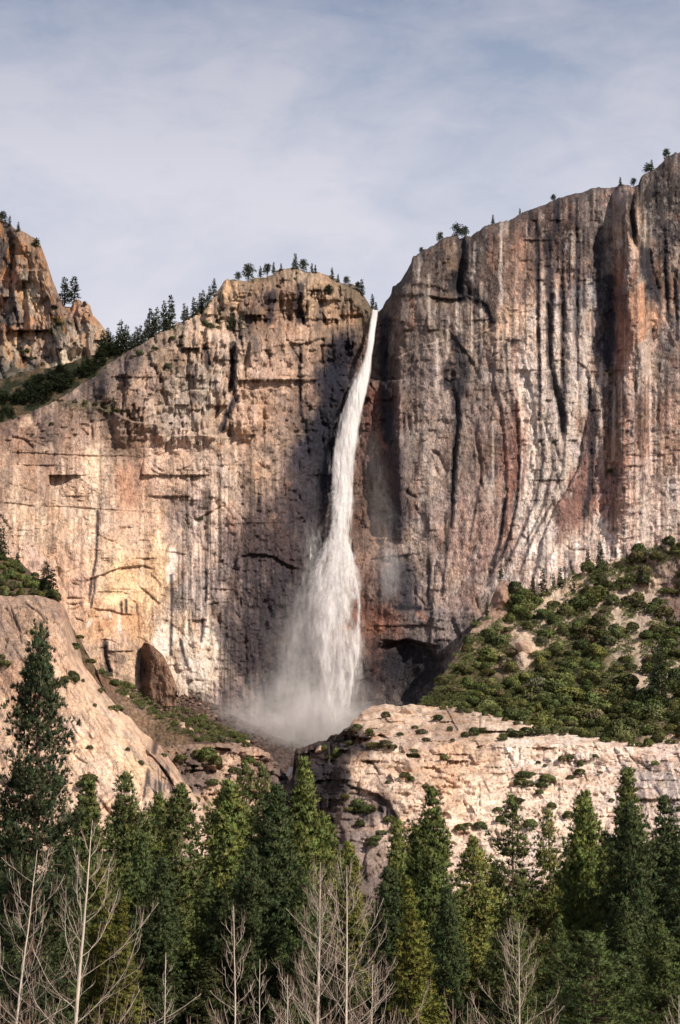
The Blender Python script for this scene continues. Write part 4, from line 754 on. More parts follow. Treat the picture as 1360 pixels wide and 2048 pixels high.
GREEN = np.array([.124, .144, .050]); GREEN2 = np.array([.045, .062, .026]); YEL = np.array([.12, .14, .035])
def make_conifer(seed, H, R, base=.12, step=.42, nb=5, cl=.75, K=8, bl=.34, bw=.06, up=.25, open_=0.0, prof=.8, lump=.25, kk=2.2):
    """real-size conifer: trunk, limbs and a crown of needle tufts gathered in clumps along the limbs"""
    rs = np.random.RandomState(seed); T = Tubes(); B = Tubes()
    tz = np.linspace(0, H, 14); bend = np.cumsum(rs.normal(0, .06, (14, 2)), 0); tp = np.column_stack([bend[:, 0], bend[:, 1], tz])
    T.add(tp, np.maximum(.012 * H * (1 - tz / H) ** .8, .025), 8)
    P = []; D = []; C = []; NN = []
    z = base * H; ph = 0
    lob = [rs.uniform(0, 6.28) for _ in range(6)]
    while z < H - .25:
        t = (z - base * H) / (H * (1 - base)); c0 = np.array([np.interp(z, tz, tp[:, 0]), np.interp(z, tz, tp[:, 1]), z])
        pr = min(1, (1 - t) * kk) ** prof * min(1, .45 + t * 2.6) + .03
        k = nb if t < .9 else max(3, nb - 2)
        gap = vnoise(np.array([z * .55]), np.array([seed * 1.7]), seed)[0]; lean = rs.uniform(0, 6.28)
        for b in range(k):
            if rs.rand() < open_ * (1 - t * .5) + (.45 if gap < .25 else 0): continue
            ph += 2.4 + rs.normal(0, .3); az = ph
            L_ = R * pr * rs.uniform(.5, 1.2) * (1 + lump * math.sin(az * 2 + lob[int(t * 5.9)] + z)) * (.8 + .5 * gap) * (1 + .22 * math.cos(az - lob[0]))
            if t > .93: L_ = max(L_, .25)
            el = up + .9 * t ** 2 - .35 * (1 - t) + rs.normal(0, .12)
            d = np.array([math.cos(az) * math.cos(el), math.sin(az) * math.cos(el), math.sin(el)])
            s = np.linspace(0, 1, 5)[:, None]; sag = -.10 * L_ * np.sin(s * math.pi) + .12 * L_ * s ** 2
            bp = c0 + d * L_ * s; bp[:, 2] += sag[:, 0]
            if L_ > .8: B.add(bp, np.linspace(.014 * L_ + .012, .008, 5), 3)
            nc = max(1, int(L_ / (cl * .86)))
            for q in range(nc):
                f = 1 - (q / max(nc, 1)) * .82; pc = c0 + d * L_ * f; pc[2] += -.10 * L_ * math.sin(f * math.pi) + .12 * L_ * f * f
                side = unit(np.cross(d, [0, 0, 1])); w = (1 - f) * .42 * L_ + .12
                for sgn in ((-1, 1) if w > .3 else (0,)):
                    pcc = pc + side * sgn * w * rs.uniform(.5, 1.1) + rs.normal(0, .1, 3)
                    m = rs.randint(5, 9); off = rs.normal(0, 1, (m, 3)) * np.array([.23, .23, .14]) * cl
                    NN.append(unit(unit(off + 1e-6) * .9 + np.array([d[0], d[1], 0]) * .75 + np.array([0, 0, .45]))); P.append(pcc + off); D.append(unit(off * 1.2 + d * .7 + side * sgn * .5 + np.array([0, 0, .55]))); C.append(np.repeat((GREEN * rs.uniform(.7, 1.3) * np.array([rs.uniform(.85, 1.2), 1, rs.uniform(.8, 1.2)]))[None], m, 0))
        z += step * rs.uniform(.7, 1.3) * (1 - .35 * t)
    P = np.concatenate(P); D = np.concatenate(D); C = np.concatenate(C)
    top = np.array([[tp[-1, 0], tp[-1, 1], H - .1 - .22 * i] for i in range(5)]); P = np.concatenate([P, top]); D = np.concatenate([D, np.repeat([[0, 0, 1.]], 5, 0)]); C = np.concatenate([C, np.repeat(GREEN[None], 5, 0)])
    NN = np.concatenate(NN + [np.repeat([[0, -.7, .7]], 5, 0)])
    v, f, c, n_ = blades(P, D, K, bl, bw, .55, C, rs, nrm=NN)
    return T.mesh('trunk', BARK), B.mesh('limbs', BARK), mesh_np('crown', v, f, NEEDLE, c, smooth=True, normals=n_)
def far_conifer(seed, H, R, kind='fir'):
    """a rim tree at real size, coarse sprays (it stands over two kilometres away)"""
    rs = np.random.RandomState(seed); T = Tubes(); tz = np.linspace(0, H, 6); tp = np.column_stack([np.cumsum(rs.normal(0, .12, 6)), np.cumsum(rs.normal(0, .12, 6)), tz]); T.add(tp, np.linspace(.016 * H + .08, .06, 6), 5)
    P = []; D = []
    if kind == 'fir':
        z = H * rs.uniform(.06, .16)
        while z < H:
            t = z / H; n = 5
            for b in range(n):
                if rs.rand() < .16: continue
                az = rs.uniform(0, 6.28); l = R * ((1 - t) ** .85 * rs.uniform(.5, 1.15)) + .25
                for q in np.arange(.35, l, .62): P.append([tp[0, 0] + math.cos(az) * q, math.sin(az) * q, z - .12 * q]); D.append([math.cos(az), math.sin(az), -.12])
            z += H * .030 * rs.uniform(.7, 1.5)
        P.append([tp[-1, 0], tp[-1, 1], H - .6]); D.append([0, 0, 1])
    else:
        for b in range(rs.randint(16, 24)):
            t = rs.uniform(.22, 1.0); az = rs.uniform(0, 6.28); l = R * rs.uniform(.05, .9) * (1.2 - t * .9); c = np.array([math.cos(az) * l, math.sin(az) * l, H * t])
            T.add(np.array([[0, 0, H * t - .25 * l], c * [.5, .5, 1] - [0, 0, .1 * l], c]), [.14, .1, .05], 3)
            m = 18; o = rs.normal(0, 1, (m, 3)) * np.array([R * .2, R * .2, H * .07]); P += list(c + o); D += list(unit(o + [0, 0, .5]))
    P = np.array(P); D = np.array(D); C = GREEN2[None] * rs.uniform(.6, 1.1, (len(P), 1))
    v, f, c = blades(P, D, 3, 1.3, .6, .6, C, rs, quad=True)
    return T.mesh('trunk', BARK), mesh_np('crown', v, f, NEEDLE, c, smooth=False)
def make_shrub(seed, n=560, leaf=.17):
    """a round evergreen shrub of unit radius: lumpy shell of leaf sprays over twigs"""
    rs = np.random.RandomState(seed); L_ = unit(rs.normal(0, 1, (9, 3))); L_[:, 2] = np.abs(L_[:, 2])
    d = unit(rs.normal(0, 1, (n, 3))); d[:, 2] = np.where(d[:, 2] < -.55, -d[:, 2], d[:, 2]); d = unit(d)
    h = (np.clip((d @ L_.T - .72) * 3.2, 0, 1)).max(1); r = .66 + .34 * h + rs.normal(0, .045, n); r *= np.where(rs.rand(n) < .22, rs.uniform(.5, .95, n), 1)
    P = d * r[:, None] * np.array([1, 1, .86]); g = GREEN[None] * rs.uniform(.75, 1.3, (9, 1))[(d @ L_.T).argmax(1)]
    nn_ = unit(d + .9 * unit(d - L_[(d @ L_.T).argmax(1)] * .8) + np.array([0, 0, .3]))
    v, f, c, n_ = blades(P, d + np.array([0, 0, .25]), 3, leaf * 1.3, leaf * .75, .6, g, rs, quad=True, nrm=nn_)
    return mesh_np('shrub', v, f, NEEDLE, c, smooth=True, normals=n_)
def bare_tree(seed, H, r0, lean=0.0, limbs=None, nl=26, spread=1.0, up=.9, twig=1.0, fork=False):
    """leafless broadleaf: pale trunk, limbs arching upward, branchlets and twigs"""
    rs = np.random.RandomState(seed); T = Tubes(); B = Tubes(); W = Tubes()
    tz = np.linspace(0, 1, 16); tp = np.column_stack([lean * tz * H + np.cumsum(rs.normal(0, .015 * H / 16, 16)), np.cumsum(rs.normal(0, .01 * H / 16, 16)), tz * H]); T.add(tp, r0 * .54 * (1 - tz) ** .85 + .012, 8)
    def trunk(t): return np.array([np.interp(t, tz, tp[:, i]) for i in range(3)])
    def arch(p, az, el, ln, r, curl, n=7):
        pts = [p]; e = el; a = az
        for i in range(n - 1):
            e = min(1.5, e + curl / n * rs.uniform(.0, 2.0) + rs.normal(0, .07)); a += rs.normal(0, .2)
            p = p + ln / (n - 1) * np.array([math.cos(a) * math.cos(e), math.sin(a) * math.cos(e), math.sin(e)]); pts.append(p)
        return np.array(pts), a, e
    L_ = limbs or []
    if not L_:
        for i in range(nl):
            t = .10 + .84 * (i / nl) ** .9 + rs.uniform(-.01, .01); az = i * 2.4 + rs.normal(0, .3)
            L_.append((t, az, .35 + .65 * t + rs.normal(0, .1), H * (.36 * (1 - t) ** .75 + .05) * spread * rs.uniform(.7, 1.15)))
    for t, az, el, ln in L_:
        r = max(.010, r0 * (1 - t) ** .8 * .165 * min(1, ln / (H * .2) + .3)); ln *= 1.3; pts, a, e = arch(trunk(t), az, el * .72, ln, r, up * 1.0, 9)
        rr = np.linspace(r, .010, 9); rr = rr * .85; B.add(pts, rr, 5)
        m = int((3 + ln * 1.7) * twig)
        for k in range(m):
            f = rs.uniform(.15, 1.0); i = min(7, int(f * 8)); p = pts[i] + (pts[i + 1] - pts[i]) * (f * 8 - i); dd = unit(pts[i + 1] - pts[i]); aa = math.atan2(dd[1], dd[0]) + rs.choice([-1, 1]) * rs.uniform(.5, 1.5); ee = math.asin(np.clip(dd[2], -1, 1)) * .45 + rs.uniform(-.3, .3)
            l2 = (ln * .42 * (1.1 - f) + .22) * rs.uniform(.5, 1.25); q, a2, e2 = arch(p, aa, ee, l2, 0, 1.0, 6); B.add(q, np.linspace(max(.007, r * .34 * (1.1 - f)), .004, 6), 4)
            for j in range(int((1.5 + l2 * 3) * twig)):
                g = rs.uniform(.2, 1); i2 = min(4, int(g * 5)); p2 = q[i2] + (q[i2 + 1] - q[i2]) * (g * 5 - i2); q2, _, _ = arch(p2, a2 + rs.choice([-1, 1]) * rs.uniform(.3, 1.2), e2 * .5 + rs.uniform(0, .5), rs.uniform(.15, .6), 0, .9, 3); W.add(q2, [.0045, .004, .002], 3)
    return T.mesh('trunk', PALEBARK), B.mesh('branches', PALEBARK), W.mesh('twigs', TWIG)
def put(name, meshes, loc, rz=0, sc=(1, 1, 1), color=None, label=None, cat=None, group=None):
    """an Empty at the foot of the thing that parents its parts"""
    o = bpy.data.objects.new(name, None); COL.objects.link(o); o.location = loc; o.rotation_euler = (0, 0, rz); o.scale = sc
    for me in meshes:
        c = link(me.name.split('.')[0], me, o)
        if me.name.startswith('twigs'): c['kind'] = 'stuff'
        if color is not None: c.color = (*color, 1)
    return tag(o, label, cat, group)
ORD = ['first', 'second', 'third', 'fourth', 'fifth', 'sixth', 'seventh', 'eighth', 'ninth', 'tenth', 'eleventh', 'twelfth', 'thirteenth', 'fourteenth', 'fifteenth', 'sixteenth', 'seventeenth', 'eighteenth', 'nineteenth', 'twentieth', 'twenty-first', 'twenty-second', 'twenty-third', 'twenty-fourth', 'twenty-fifth', 'twenty-sixth', 'twenty-seventh', 'twenty-eighth', 'twenty-ninth', 'thirtieth',
       'thirty-first', 'thirty-second', 'thirty-third', 'thirty-fourth', 'thirty-fifth', 'thirty-sixth', 'thirty-seventh', 'thirty-eighth', 'thirty-ninth', 'fortieth', 'forty-first', 'forty-second', 'forty-third', 'forty-fourth', 'forty-fifth']

# ------------------------------------------------------------------ trees on the rims and ledges
FIR = [far_conifer(100 + i, 22, 3.4, 'fir') for i in range(6)]; PINE = [far_conifer(120 + i, 14, 5.0, 'pine') for i in range(4)]
def rim_tree(surf, u, vtop, vbase, kind, label, group, cat='tree', thin=1.0, name=None):
    p = surf_pt(surf, u, vbase); Y = p[1] + 1.0; q = ray(u, vtop - 2, Y); H = max(3.0, q[2] - p[2] + 1.5); thin *= 1.3; k = rv.randint(0, 6 if kind == 'fir' else 4)
    m = FIR[k] if kind == 'fir' else PINE[k]; h0 = 22 if kind == 'fir' else 14; s = H / h0
    put(name or ('fir_tree' if kind == 'fir' else 'pine_tree'), m, (p[0], Y, p[2] - 1.5), rv.uniform(0, 6.28), (s * thin, s * thin, s), (rv.uniform(.55, 1.0),) * 3, label, cat, group)
G1 = 'trees along the cliff rim and ledges'
SUMMIT = [(495,529,558,'pine','broad flat-topped pine on the summit block, widest crown of the summit trees'),(477,545,557,'pine','small round pine left of the broad flat-topped pine on the summit'),(521,534,551,'fir','small pointed conifer just right of the broad flat-topped summit pine'),(535,532,548,'pine','bushy dark pine on the summit between the pointed conifer and the centre'),
 (547,526,543,'fir','thin pale-topped conifer left of the summit centre'),(562,528,539,'fir','tiny spire on the skyline between the bushy pine and the tallest summit tree'),(591,508,537,'fir','tallest dark tree on the summit crest'),(605,520,540,'pine','round-headed pine immediately right of the tallest summit tree'),
 (624,528,544,'fir','pointed conifer right of the summit, left one of a close pair'),(631,531,545,'fir','smaller pointed conifer right of the summit, right one of a close pair'),(664,537,557,'fir','slender spire on the descending ridge right of the summit'),(676,550,563,'fir','short conifer just right of the slender spire on the descending ridge'),
 (692,554,567,'pine','low round tree on the knob above the notch'),(724,560,590,'fir','tall conifer on the slope closest above the notch of the fall'),(716,568,580,'pine','low dark bush-like tree left of the tall conifer above the notch'),(745,590,616,'fir','conifer directly above the lip of the waterfall'),(752,606,622,'fir','small conifer at the very lip of the waterfall'),
 (427,559,592,'fir','lone tall fir left of the summit block where the ridge steepens')]
for u, a, b, k, lb in SUMMIT: rim_tree('cliff', u, a, b + 2, k, lb, G1)
RIGHT = [(842,496,503,'pine','tiny tree on the rim just right of the notch'),(880,466,478,'pine','small tree leaning on the rim left of the dark chimney'),(914,449,470,'pine','wide pine at the head of the dark chimney, left of a pair'),(931,453,470,'pine','wide pine at the head of the dark chimney, right of a pair'),(986,431,446,'fir','upright dark tree standing clear on the smooth rim right of the chimney'),
 (1040,418,426,'fir','tiny tree where the smooth rim begins to rise'),(1107,393,401,'pine','small tree on the smooth dome rim, midway to the pinnacle'),(1241,356,370,'fir','bushy fir right on top of the pinnacle'),(1268,360,369,'pine','small pale tree right of the pinnacle top'),(1297,328,342,'pine','round tree on the shoulder below the highest rim'),(1304,321,340,'fir','spire on the shoulder below the highest rim'),(1332,299,314,'pine','small tree highest on the right rim')]
for u, a, b, k, lb in RIGHT: rim_tree('cliff', u, a, b + 2, k, lb, G1)
RIDGE = [(300,618,676),(307,628,674),(313,616,670),(326,604,664),(341,592,658),(337,630,660),(368,608,642),(374,614,640),(387,596,636),(400,588,628),(393,604,630),(406,582,622),(413,590,616),(419,574,606),(330,634,662),(292,640,682)]
for i, (u, a, b) in enumerate(sorted(RIDGE)): rim_tree('cliff', u, a, b, 'fir', '%s dark fir from the left in the line climbing the left ridge to the summit' % ORD[i], 'firs lining the ridge left of the summit', thin=.9)
for i, (u, a, b) in enumerate(sorted([(213,658,706),(219,664,706),(226,672,706),(240,642,704),(246,660,704),(252,652,702),(233,668,704),(266,668,700),(273,655,696),(280,652,690),(261,672,700),(205,662,708),(286,662,690)])):
    rim_tree('wooded_slope', u, a, b + 3, 'fir', '%s fir from the left on the saddle between crag and main cliff' % ORD[i], 'firs on the saddle')
for u, a, b, lb in [(4,428,446,'round tree at the left corner of the crag top'),(19,433,450,'pointed tree on the crag top'),(36,445,462,'small spire on the shoulder of the crag top'),(72,478,494,'small bush-like tree where the crag begins to drop'),(128,557,606,'leaning open pine on the crag shoulder, left of a pair'),(147,554,606,'straight layered fir on the crag shoulder, right of a pair'),(168,604,612,'tiny tree on the broken teeth below the crag')]:
    rim_tree('crag', u, a, b + 2, 'pine' if u in (4, 72, 168) else 'fir', lb, 'trees on the left crag', thin=1.3 if u in (128, 147) else 1)
# trees on ledges of the wall and standing at the foot of the right wall
for u, a, b, k, lb in [(437,612,648,'fir','fir rising from the bushy ledge left of the summit block, nearest the ridge'),(464,616,662,'fir','dark fir against the rock below the summit block'),(481,628,660,'fir','short fir beside the dark fir below the summit block'),(625,568,590,'fir','conifer on the ledge right of the summit, leftmost of three'),(636,570,590,'fir','conifer on the ledge right of the summit, middle of three'),
    (658,574,594,'pine','dark round tree on the ledge right of the summit, under the crest'),(680,572,590,'fir','conifer on the ledge right of the summit, nearest the notch'),(226,798,826,'fir','pointed tree at the end of the long brushy ledge')]: rim_tree('cliff', u, a, b, k, lb, G1)
GW = 'conifers scattered on the shrub-covered talus'
for u, a, b, lb in [(1002,1128,1158,'open tree on top of the rock knob at the foot of the right wall'),(1022,1160,1206,'slender conifer beside the rock knob at the foot of the right wall'),(1066,1156,1200,'thin sparse conifer at the wall foot, leftmost of the row'),(1086,1142,1196,'tall full conifer at the wall foot, left of the gap'),(1108,1148,1180,'small thin conifer between two fuller ones at the wall foot'),(1121,1136,1178,'broad dark conifer at the wall foot'),
    (1176,1100,1140,'conifer rising above the brush line against the pale wall, left of two'),(1201,1084,1132,'tallest slender spire above the brush line against the pale wall'),(1254,1106,1120,'small spire at the top edge of the brush further right'),(1314,1290,1400,'tall sparse pine standing in the dark brush at lower right'),(1322,1300,1420,'second sparse pine right beside the tall one in the dark brush'),(948,1228,1256,'small tree at the left edge of the talus above the alcove'),(974,1206,1240,'open tree at the top left of the talus'),(1148,1160,1190,'thin bare-looking conifer on the pale gap of the upper talus')]:
    rim_tree('talus_slope', u, a, b, 'fir', lb, GW, thin=.9)
for u, a, b, lb in [(2,1056,1120,'tall conifer cut by the picture edge on the brushy hill'),(34,1106,1136,'small conifer in the middle of the brushy hill'),(92,1124,1182,'pointed conifer on the right end of the brushy hill, left of two'),(104,1140,1196,'pointed conifer on the right end of the brushy hill, right of two')]:
    rim_tree('brushy_hill', u, a, b, 'fir', lb, 'conifers on the brushy hill', thin=1.15)
# dark wood in the gully
k = 0
for _ in range(150):
    u = rv.uniform(-10, 330); lo = float(GRIM(u)) + 8; hi = float(RIM(u)) - 2
    if hi < lo + 4: continue
    v = rv.uniform(lo, hi)
    if v < 800 - .32 * u - (12 if u > 60 else 0) and u < 190: continue
    rim_tree('wooded_slope', u, v - rv.uniform(12, 24), v, 'fir' if rv.rand() < .6 else 'pine', 'dark conifer crowded in the wooded gully behind the left cliff', 'conifers in the wooded gully', thin=1.5); k += 1

# ------------------------------------------------------------------ shrubs
SHR = [make_shrub(200 + i) for i in range(6)]
def shrub(surf, u, v, rpx, label, group, name='shrub', flat=1.0, tone=None, k=None):
    p = surf_pt(surf, u, v); r = rpx * p[1] / FPX; k = rv.randint(0, 6) if k is None else k
    o = link(name, SHR[k]); o.location = (p[0], p[1] - r * .45, p[2] + r * .30); o.rotation_euler = (0, 0, rv.uniform(0, 6.28)); o.scale = (r * rv.uniform(.75, 1.4), r * rv.uniform(.8, 1.25), r * flat * rv.uniform(.7, 1.3))
    t = (tone if tone is not None else rv.uniform(.6, 1.25)) * rv.choice([.7, .9, 1.0, 1.15]); g_ = 1.25 if rv.rand() < .1 else 1.0; o.color = (t * rv.uniform(.85, 1.2) * g_, t, t * rv.uniform(.8, 1.1) * g_ * g_, 1)
    return tag(o, label, 'shrub', group)
OPEN = [([(1360, 1130), (1310, 1170), (1292, 1220), (1286, 1262)], 12), ([(1300, 1130), (1316, 1160)], 12), ([(1180, 1176), (1240, 1196), (1236, 1236), (1216, 1280), (1206, 1290)], 8), ([(1238, 1200), (1262, 1190), (1300, 1180)], 10), ([(1050, 1280), (1056, 1310), (1040, 1330)], 20), ([(1085, 1215), (1110, 1200), (1150, 1170)], 10), ([(1120, 1225), (1128, 1200)], 8), ([(1275, 1285), (1272, 1330), (1290, 1370), (1300, 1395)], 9),
        ([(1005, 1168), (1000, 1196)], 24), ([(930, 1226), (980, 1226), (1010, 1230)], 9), ([(1098, 1262), (1084, 1245)], 5), ([(1140, 1285), (1160, 1282)], 6), ([(1240, 1312), (1220, 1318)], 7), ([(1016, 1355), (1010, 1360)], 8), ([(975, 1345), (1000, 1342)], 6), ([(1345, 1160), (1360, 1250)], 12), ([(1275, 1250), (1290, 1245)], 14), ([(1170, 1150), (1165, 1162)], 5), ([(960, 1262), (978, 1250)], 8), ([(935, 1360), (950, 1365)], 7)]
cand = []
tries = 0
while len(cand) < 900 and tries < 9000:
    tries += 1
    u = rv.uniform(866, 1372); v = rv.uniform(1085, 1488); rim = float(PRIM(u)); bot = float(np.interp(u, [860, 940, 1000, 1060, 1150, 1230, 1300, 1372], [1410, 1426, 1444, 1456, 1482, 1494, 1496, 1476]))
    if v < rim + 5 or v > bot: continue
    bad = False
    for pts, w in OPEN:
        if pdist(np.array([u]), np.array([v]), pts)[0][0] < w * rv.uniform(.8, 1.4): bad = True; break
    if bad: continue
    top = v < 1260
    r = rv.choice([6, 8, 10, 12, 17]) * rv.uniform(.8, 1.15) * (1.3 if v > 1380 and u > 1050 else 1) * (.8 if u < 960 else 1)
    if any((u - a) ** 2 + ((v - b) * 1.5) ** 2 < (.36 * (r + c)) ** 2 for a, b, c in cand[-500:]): continue
    cand.append((u, v, r))
cand.sort(key=lambda c: -c[2])
for u, v, r in cand[:285]:
    shrub('talus_slope', u, v, r, 'round evergreen shrub growing on the steep talus at the foot of the right wall', 'evergreen shrubs covering the talus', 'oak_shrub', rv.uniform(.8, 1.05), tone=rv.uniform(.7, 1.25) * (1.2 if v > 1300 and u < 1200 else .8))
def shrub_mass(name, surf, pts, label=None):
    """the remaining low brush, joined: nobody could count it"""
    vs_ = []; fs = []; cs = []; n = 0
    small = [blades(*b) for b in []]
    for u, v, r in pts:
        p = surf_pt(surf, u, v); R_ = r * p[1] / FPX; p = p + np.array([0, -R_ * .6, R_ * .35]); rs = rv; m = int(60 + R_ * 14)
        d = unit(rs.normal(0, 1, (m, 3))); d[:, 2] = np.abs(d[:, 2]); P = p + d * R_ * rs.uniform(.6, 1, (m, 1)) * np.array([1, 1, .7]) - np.array([0, 0, R_ * .2])
        a, f, c = blades(P, d, 1, R_ * .34, R_ * .22, .6, GREEN[None] * rs.uniform(.5, 1.2) * np.ones((m, 1)), rs, quad=True)
        vs_.append(a); fs.append(f + n); cs.append(c); n += len(a)
    me = mesh_np(name, np.concatenate(vs_), np.concatenate(fs), NEEDLE, np.concatenate(cs), smooth=False); return tag(link(name, me), kind='stuff')
extra = cand[285:]
for _ in range(90):
    u = rv.uniform(845, 1010); extra.append((u, rv.uniform(max(1372, float(PRIM(u)) + 3), 1412 + max(0, (u - 850)) * .2), rv.uniform(6, 10)))
for _ in range(900):
    u = rv.uniform(870, 1370); v = rv.uniform(1100, 1470); bot = float(np.interp(u, [860, 940, 1000, 1060, 1150, 1230, 1300, 1372], [1410, 1426, 1444, 1456, 1482, 1494, 1496, 1476]))
    if v > PRIM(u) + 4 and v < bot and all(pdist(np.array([u]), np.array([v]), p)[0][0] > w for p, w in OPEN): extra.append((u, v, rv.uniform(5, 9)))
shrub_mass('talus_brush', 'talus_slope', extra)
for i in range(26):
    u = 880 + i * 19 + rv.uniform(-6, 6); shrub('granite_bench', u, float(BRIM(u)) + rv.uniform(2, 10), rv.uniform(6, 11), '%s shrub from the left along the seam between shrubby talus and pale bench' % ORD[i], 'shrubs along the top seam of the bench', tone=rv.uniform(.8, 1.2))
# brush on the hill over the slab
for i in range(64):
    u = rv.uniform(-14, 122); v = rv.uniform(float(HRIM(u)) + 4, 1196)
    if v > float(HRIM(u)): shrub('brushy_hill', u, v, rv.uniform(6, 11), 'dark green shrub crowding the steep hill above the pale slab', 'shrubs on the hill above the slab', tone=rv.uniform(.6, 1.2))
# brush strip above the slab edge, beside the scree
sb = []
for _ in range(420):
    t = rv.rand(); u = 150 + 345 * t; v0 = np.interp(u, [150, 200, 250, 300, 350, 400, 450, 495], [1282, 1342, 1392, 1430, 1462, 1478, 1482, 1484]); w = np.interp(u, [150, 250, 330, 400, 495], [12, 36, 62, 44, 8])
    v = v0 - rv.uniform(-8, 1) * 1 - rv.uniform(0, w)
    sb.append((u, v, rv.uniform(4, 8)))
shrub_mass('scree_brush', 'scree_slope', sb[60:])
for u, v, r in sb[:60]: shrub('scree_slope', u, v, r * 1.1, 'low green shrub in the strip of brush between slab edge and scree', 'shrubs in the strip below the left wall', tone=rv.uniform(.8, 1.5))
# single shrubs on bare rock: each can be pointed at
ONE = {
 'granite_slab': ('on the pale slab at lower left', [(150,1296,9),(161,1276,6),(182,1325,7),(146,1360,12),(132,1362,8),(166,1363,4),(200,1384,5),(205,1380,5),(235,1420,10),(222,1418,5),(178,1560,13),(166,1572,9),(180,1496,5),(256,1500,4),(282,1528,5),(328,1512,6),(190,1412,4),(10,1330,8),(4,1316,6)]),
 'rock_ledges': ('on the broken ledges left of the gorge', [(415,1518,16),(395,1512,10),(432,1528,12),(500,1524,9),(514,1530,7),(470,1545,10),(426,1568,9),(492,1492,6),(545,1545,4),(360,1520,10),(350,1570,8),(380,1540,7),(520,1528,5),(392,1602,9),(480,1560,6)]),
 'granite_bench': ('on the pale bench right of the gorge', [(772,1433,9),(738,1464,6),(714,1456,9),(706,1464,8),(740,1470,7),(875,1438,10),(842,1466,7),(852,1481,6),(800,1470,6),(830,1456,5),(748,1494,10),(770,1492,11),(784,1496,8),(826,1510,9),(838,1512,7),(888,1518,8),(810,1554,9),(822,1560,6),(775,1566,5),(850,1574,6),(900,1460,6),
   (948,1468,10),(964,1464,9),(930,1472,7),(905,1482,5),(1022,1470,9),(1034,1472,11),(1052,1466,12),(1070,1468,11),(1086,1466,10),(1112,1462,10),(1005,1478,8),(1046,1554,12),(1040,1568,10),(1056,1570,8),(1062,1550,6),(1092,1562,11),(1084,1574,9),(1078,1586,6),(1076,1526,5),(1090,1532,4),(1124,1520,8),(1140,1516,6),(1160,1530,6),(1158,1548,10),(1140,1556,5),(1190,1514,6),(1200,1546,4),
   (1104,1614,9),(1030,1604,11),(1060,1652,10),(996,1622,7),(1136,1634,8),(1222,1602,6),(1000,1642,8),(960,1655,9),(935,1652,8),(920,1660,8),(1360,1620,6),(1310,1528,6),(716,1610,11),(724,1624,12),(740,1620,10),(700,1622,9),(780,1642,10),(720,1650,9),(690,1596,8),(762,1668,9),(750,1680,11),(744,1690,9),(1150,1464,8),(1180,1470,8),(660,1520,9),(676,1508,9),(650,1500,7),(698,1488,8)])}
for sname, (where, lst) in ONE.items():
    lst = sorted(lst)
    for i, (u, v, r) in enumerate(lst):
        n_ = ORD[i] + ' shrub from the left' if i < len(ORD) else ORD[len(lst) - 1 - i] + ' shrub from the right'
        sz = 'large dark green' if r >= 10 else ('olive green' if r >= 6 else 'tiny green')
        shrub(sname, u, v + r * .3, r * 1.3, '%s shrub, %s %s' % (sz, n_.replace(' shrub', ''), where), 'single shrubs ' + where, flat=rv.uniform(.7, .95), tone=rv.uniform(.7, 1.15))
for i, (u, v, r) in enumerate(sorted([(335,738,9),(400,1040,7),(342,849,5),(395,889,5),(373,848,3),(1222,945,6),(1224,752,7),(410,650,8),(420,656,8),(436,658,6),(345,680,6),(362,676,5),(300,790,4),(236,824,6),(210,818,7),(190,812,7),(170,808,6),(150,806,5),(104,850,5),(66,870,3),(310,700,6),(280,710,8),(265,716,6),(590,560,5),(700,600,4),(560,600,4),(1212,744,4)])):
    shrub('cliff', u, v, r, '%s shrub from the left among those clinging to ledges of the main cliff' % ORD[i], 'shrubs clinging to the cliff', flat=.8, tone=rv.uniform(.5, .9))
for i, (u, v, r) in enumerate(sorted([(55,705,7),(46,706,5),(5,770,10),(10,800,9),(90,716,7),(86,730,5),(120,650,6),(112,640,5),(104,668,5),(78,756,8),(34,700,4),(62,720,6),(150,690,5)])):
    shrub('crag', u, v, r, '%s shrub from the left on the broken rock of the left crag' % ORD[i], 'shrubs on the left crag', flat=.8, tone=rv.uniform(.5, .8))

# ------------------------------------------------------------------ boulders and the brown buttress
def boulder_mesh(seed, n=26):
    rs = np.random.RandomState(seed); th = np.linspace(0, math.pi, n); ph = np.linspace(0, 2 * math.pi, n * 2 - 1)
    A, B = np.meshgrid(th, ph, indexing='ij'); d = np.stack([np.sin(A) * np.cos(B), np.sin(A) * np.sin(B), np.cos(A)], -1)
    pl = unit(rs.normal(0, 1, (16, 3))); h = rs.uniform(.55, .9, 16); r = np.min(h / np.maximum(d @ pl.T, .25), -1)
    r = np.minimum(r, 1.15) * (1 + .08 * (fbm(B * 3 + np.cos(A) * 2, A * 3, seed, 4) - .5)); r[:, -1] = r[:, 0]; r[0] = r[0].mean(); r[-1] = r[-1].mean()
    P = d * r[..., None]; C = lin((214, 184, 160)) * .7 * (1 + .5 * (fbm(P[..., 0] * 5, P[..., 2] * 5, seed + 1, 4) - .5))[..., None]
    return mesh_np('boulder', P, grid_faces(n, n * 2 - 1), SLAB, C)
BLD = [boulder_mesh(300 + i) for i in range(5)]
def boulder(surf, u, v, rpx, lb, sc=(1, 1, .8), tone=1.0):
    p = surf_pt(surf, u, v); r = rpx * p[1] / FPX; o = link('boulder', BLD[rv.randint(5)]); o.location = (p[0], p[1], p[2] - r * .05); o.scale = (r * sc[0], r * sc[1], r * sc[2]); o.rotation_euler = (rv.uniform(-.2, .2), rv.uniform(-.2, .2), rv.uniform(0, 6.28))
    tag(o, lb, 'boulder', 'boulders')
